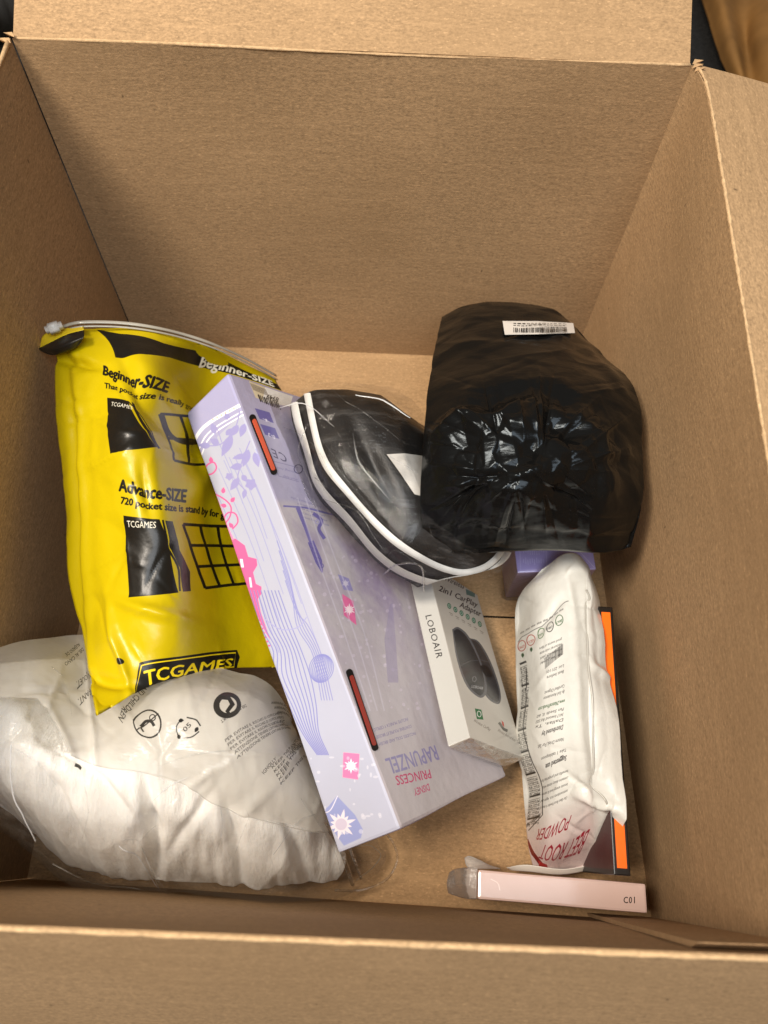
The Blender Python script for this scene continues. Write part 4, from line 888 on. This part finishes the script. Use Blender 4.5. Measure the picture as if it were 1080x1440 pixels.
r_ = random.Random(3); xx_ = 722; V = []; F = []
def ink(S, quads, off, name, parent, disp):
    V = []; F = []
    for q in quads:
        b = len(V); V += [S.at(x_, y_, off, disp) for x_, y_ in q]; F.append((b, b+1, b+2, b+3))
    return mesh(name, V, F, M_blk, parent, False)
qs = []
while xx_ < 793:
    ww = r_.choice([.8, 1.1, 1.6]); qs.append([(xx_, 466.0), (xx_+ww, 466.0), (xx_+ww, 472.4), (xx_, 472.4)]); xx_ += ww+r_.choice([.8, 1.0, 1.6])
for j in range(2):
    xx_ = 722
    while xx_ < 790:
        ww = r_.uniform(2, 6); yy_ = 460.6+j*2.4; qs.append([(xx_, yy_), (xx_+ww, yy_), (xx_+ww, yy_+.8), (xx_, yy_+.8)]); xx_ += ww+1.6
b_ = ink(bs, qs, .0033, 'barcode_print', lab, bd)

# ------------------------------------------------------------------ white pouch
PRr = [[(762, 800, .072), (778, 788, .08), (795, 779, .086), (806, 779, .086), (815, 785, .082), (822, 795, .075)],
       [(728, 842, .05), (755, 826, .08), (790, 818, .095), (824, 828, .106), (833, 828, .104), (839, 838, .09)],
       [(725, 900, .045), (755, 890, .085), (795, 885, .102), (826, 880, .116), (838, 880, .112), (847, 886, .106)],
       [(727, 980, .04), (758, 975, .085), (800, 970, .104), (829, 965, .118), (846, 965, .114), (861, 970, .107)],
       [(732, 1060, .035), (765, 1055, .08), (805, 1050, .100), (834, 1050, .114), (855, 1047, .113), (872, 1047, .109)],
       [(738, 1135, .03), (768, 1132, .07), (805, 1120, .088), (830, 1104, .105), (858, 1118, .108), (881, 1138, .108)],
       [(743, 1188, .02), (772, 1190, .05), (808, 1175, .062), (842, 1155, .085), (860, 1160, .095), (877, 1160, .103)],
       [(750, 1216, .012), (780, 1224, .02), (805, 1225, .025), (826, 1222, .035), (843, 1208, .055), (857, 1190, .075)]]
ps = Surf(PRr, 200, 110)
cp = Canvas(1100, 1700, ps, (216, 216, 210))
yy, xx = np.mgrid[0:1700, 0:1100]; vn = yy/1700; un = xx/1100
g_ = (np.clip((.30-vn)/.16, 0, 1)*np.clip((.62-un)/.1, 0, 1))[..., None]*.40
cp.A[..., :3] = cp.A[..., :3]*(1-g_)+np.array([196, 150, 152], np.float32)/255*g_
MG = (60, 58, 56); RED = (150, 28, 48)
U1 = (-.3, 1)
cp.text('BEET ROOT', (830, 1166), (764, 1188), 34, RED, .006, up=(-5, 14)); cp.text('POWDER', (804, 1146), (757, 1166), 22, RED, .006, up=(-5, 14))
cp.text('100% PURE & RAW', (818, 1192), (792, 1208), 5, (150, 110, 110), 0, up=(-3, 10))
cp.stroke([(742, 1180), (750, 1200), (766, 1216)], [2, 5, 6], (120, 20, 24))
cp.poly([(758, 1208), (770, 1213), (772, 1224), (760, 1220)], (170, 40, 40))
r_ = random.Random(7)
def para(lines, x0, x1, slope, y0, dy, h, col, bold=0):
    for i, tline in enumerate(lines):
        y = y0+dy*i; cp.text(tline, (x0, y), (x1, y-slope*(x1-x0)), h, col, bold, up=(-.2, 1))
para(['benefits and properties for', 'contains dietary nitrates which', 'boosts energy levels & stamina', 'antioxidants rich, vegan and', 'Our Beet Root Powder is made of'], 797, 757, .35, 1083, 9.5, 4.6, MG)
para(['Suggested use'], 797, 768, .45, 1062, 8, 8, (30, 28, 28), .02); para(['Take 1 tablespoon'], 797, 764, .40, 1052, 8, 5, MG)
para(['Nature Dried, For Salt'], 795, 762, .32, 1037, 8, 5.5, MG); para(['Distributed by'], 795, 768, .38, 1019, 8, 7, (40, 38, 38), .015)
para(['Pan Seeds Il, 60', '3417 Inwood Rd 503', 'Dallas, Tx', ], 795, 760, .30, 995, 7.5, 4.6, MG); para(['www.2NaturalFoods.com'], 796, 760, .33, 983, 8, 6, (50, 80, 50), .012)
para(['Certified Organic', 'By Soil Association'], 794, 765, .35, 962, 8, 5, MG); para(['Lot: 231101', 'Best before'], 793, 768, .35, 934, 8, 4.6, MG)
for q in range(22): cp.stroke([(765+q*1.25, 925-q*.95+0), (765+q*1.25, 940-q*.95)], .5+.6*r_.random(), MG, .85)
para(['good source of fibre', 'natural nitrate', 'vitamin rich plant', 'raw root powder'], 790, 758, .42, 897, 7, 4, MG)
for i, (x, y, c_) in enumerate([(733, 908, (170, 80, 70)), (745, 900, (170, 80, 70)), (759, 890, (90, 120, 80)), (773, 881, (60, 60, 60)), (786, 872, (70, 100, 70))]):
    cp.ring((x, y), 5, 7.5, .2, 1.1, c_); cp.text(['GMO', 'GLU', 'VEG', 'ORG', 'BIO'][i], (x+4, y-2), (x-4, y+2), 4, c_, .02, up=(-.2, 1))
    if i < 2: leaf(cp, x+1, y+10, 1.6, 7, 2, (50, 80, 50))
cp.stroke([(728, 903), (733, 896), (742, 891), (760, 880), (797, 843)], 1.0, (90, 88, 86), .8)
for q in range(8): cp.text('natural organic', (792-q*8, 855+q*4.5), (786-q*8, 858+q*4.5), 3.5, MG, .01, up=(-.2, 1))
# nutrition panel on the left side
cp.stroke([(743, 1168), (762, 1146), (755, 1090), (741, 1020), (737, 940)], 1.2, (30, 30, 30), .9)
for q in range(44):
    y = 930+q*5.2; x0 = 729+q*.28; wd_ = .8 if q % 6 else 2.6
    x1 = x0+9+q*.18; cp.stroke([(x0, y+4), (x1, y)], wd_ if q % 6 == 0 else .5, (30, 30, 30), .9)
    if q % 6: cp.text(r_.choice(['Fat 0g', 'Sugar 4g', 'Fiber 2g', 'Protein', 'Iron 4%', 'Sodium']), (x1, y+2), (x0, y+5.4), 3.2, (40, 40, 40), .012, up=(-.2, 1))
cp.text('Nutrition Facts', (760, 1142), (740, 1160), 8, (25, 25, 25), .02, up=(-.2, 1))
pd_ = wav(ps.P[..., 0], ps.P[..., 1], 16, 6, 71)*.0012+crumple(ps.P[..., 0], ps.P[..., 1], 13, 5, 72, .4, .8)*.0022
pd_ += bumpat(ps, 829, 950, 180, 3.2, 1.54, .0022, 2)+bumpat(ps, 815, 1000, 180, 8, 1.5, -.002)+bumpat(ps, 822, 1115, 30, 4, .8, -.003)+bumpat(ps, 838, 1130, 26, 5, .35, .004)+bumpat(ps, 850, 1165, 30, 4, 1.9, -.004)
pd_ += bumpat(ps, 770, 870, 40, 6, 2.2, -.002)+bumpat(ps, 848, 945, 20, 5, .6, .003)+bumpat(ps, 800, 835, 30, 6, 1.4, -.003)
pd_ += facets(ps.P[..., 0], ps.P[..., 1], .024, 3.6, 73)+facets(ps.P[..., 0], ps.P[..., 1], .012, 3.5, 74)*.7
pd_ += crumple(ps.P[..., 0], ps.P[..., 1], 42, 4, 75)*.0006*(ps.u > .25)
r2 = random.Random(31)
for q in range(26):
    pd_ = pd_+bumpat(ps, r2.uniform(735, 870), r2.uniform(800, 1190), r2.uniform(10, 30), r2.uniform(1.6, 3), r2.uniform(0, 3.14), r2.choice([-1, 1])*r2.uniform(.0005, .0014), 2)
po = empty('white_pouch', tuple(ps.P[100, 50]), 'white foil pouch of beet root powder with upside down print, lying beside the right wall', 'food pouch')
ps.mesh('pouch_body', printed('white_foil_pouch', cp.image('pouch_print'), .34, .5, .12, ((60, .35, .002), (18, .35, .004), (160, .15, .001)), dirt=.04), po, pd_, .04)
tube('side_seam', [ps.at(x_, y_, .0004, pd_) for x_, y_ in [(825, 832), (829, 842), (824, 852), (827, 900), (829, 945), (833, 985), (835, 1040), (835, 1080), (830, 1103), (846, 1118), (854, 1128), (855, 1148), (848, 1172), (838, 1200)]], .0007, plain('seam_edge', s2l((178, 176, 168)), .3, .5, .03, .1), po, n=90, flat=.7)
# sealed foot of the pouch
s = Surf([[(712, 1220, .018), (740, 1216, .02), (790, 1222, .028), (835, 1216, .035)], [(718, 1224, .016), (745, 1226, .018), (790, 1230, .024), (838, 1222, .03)]], 8, 30)
s.mesh('sealed_end', plain('foil_edge', s2l((206, 202, 192)), .3, .5, .03, .1), po, None, .002)
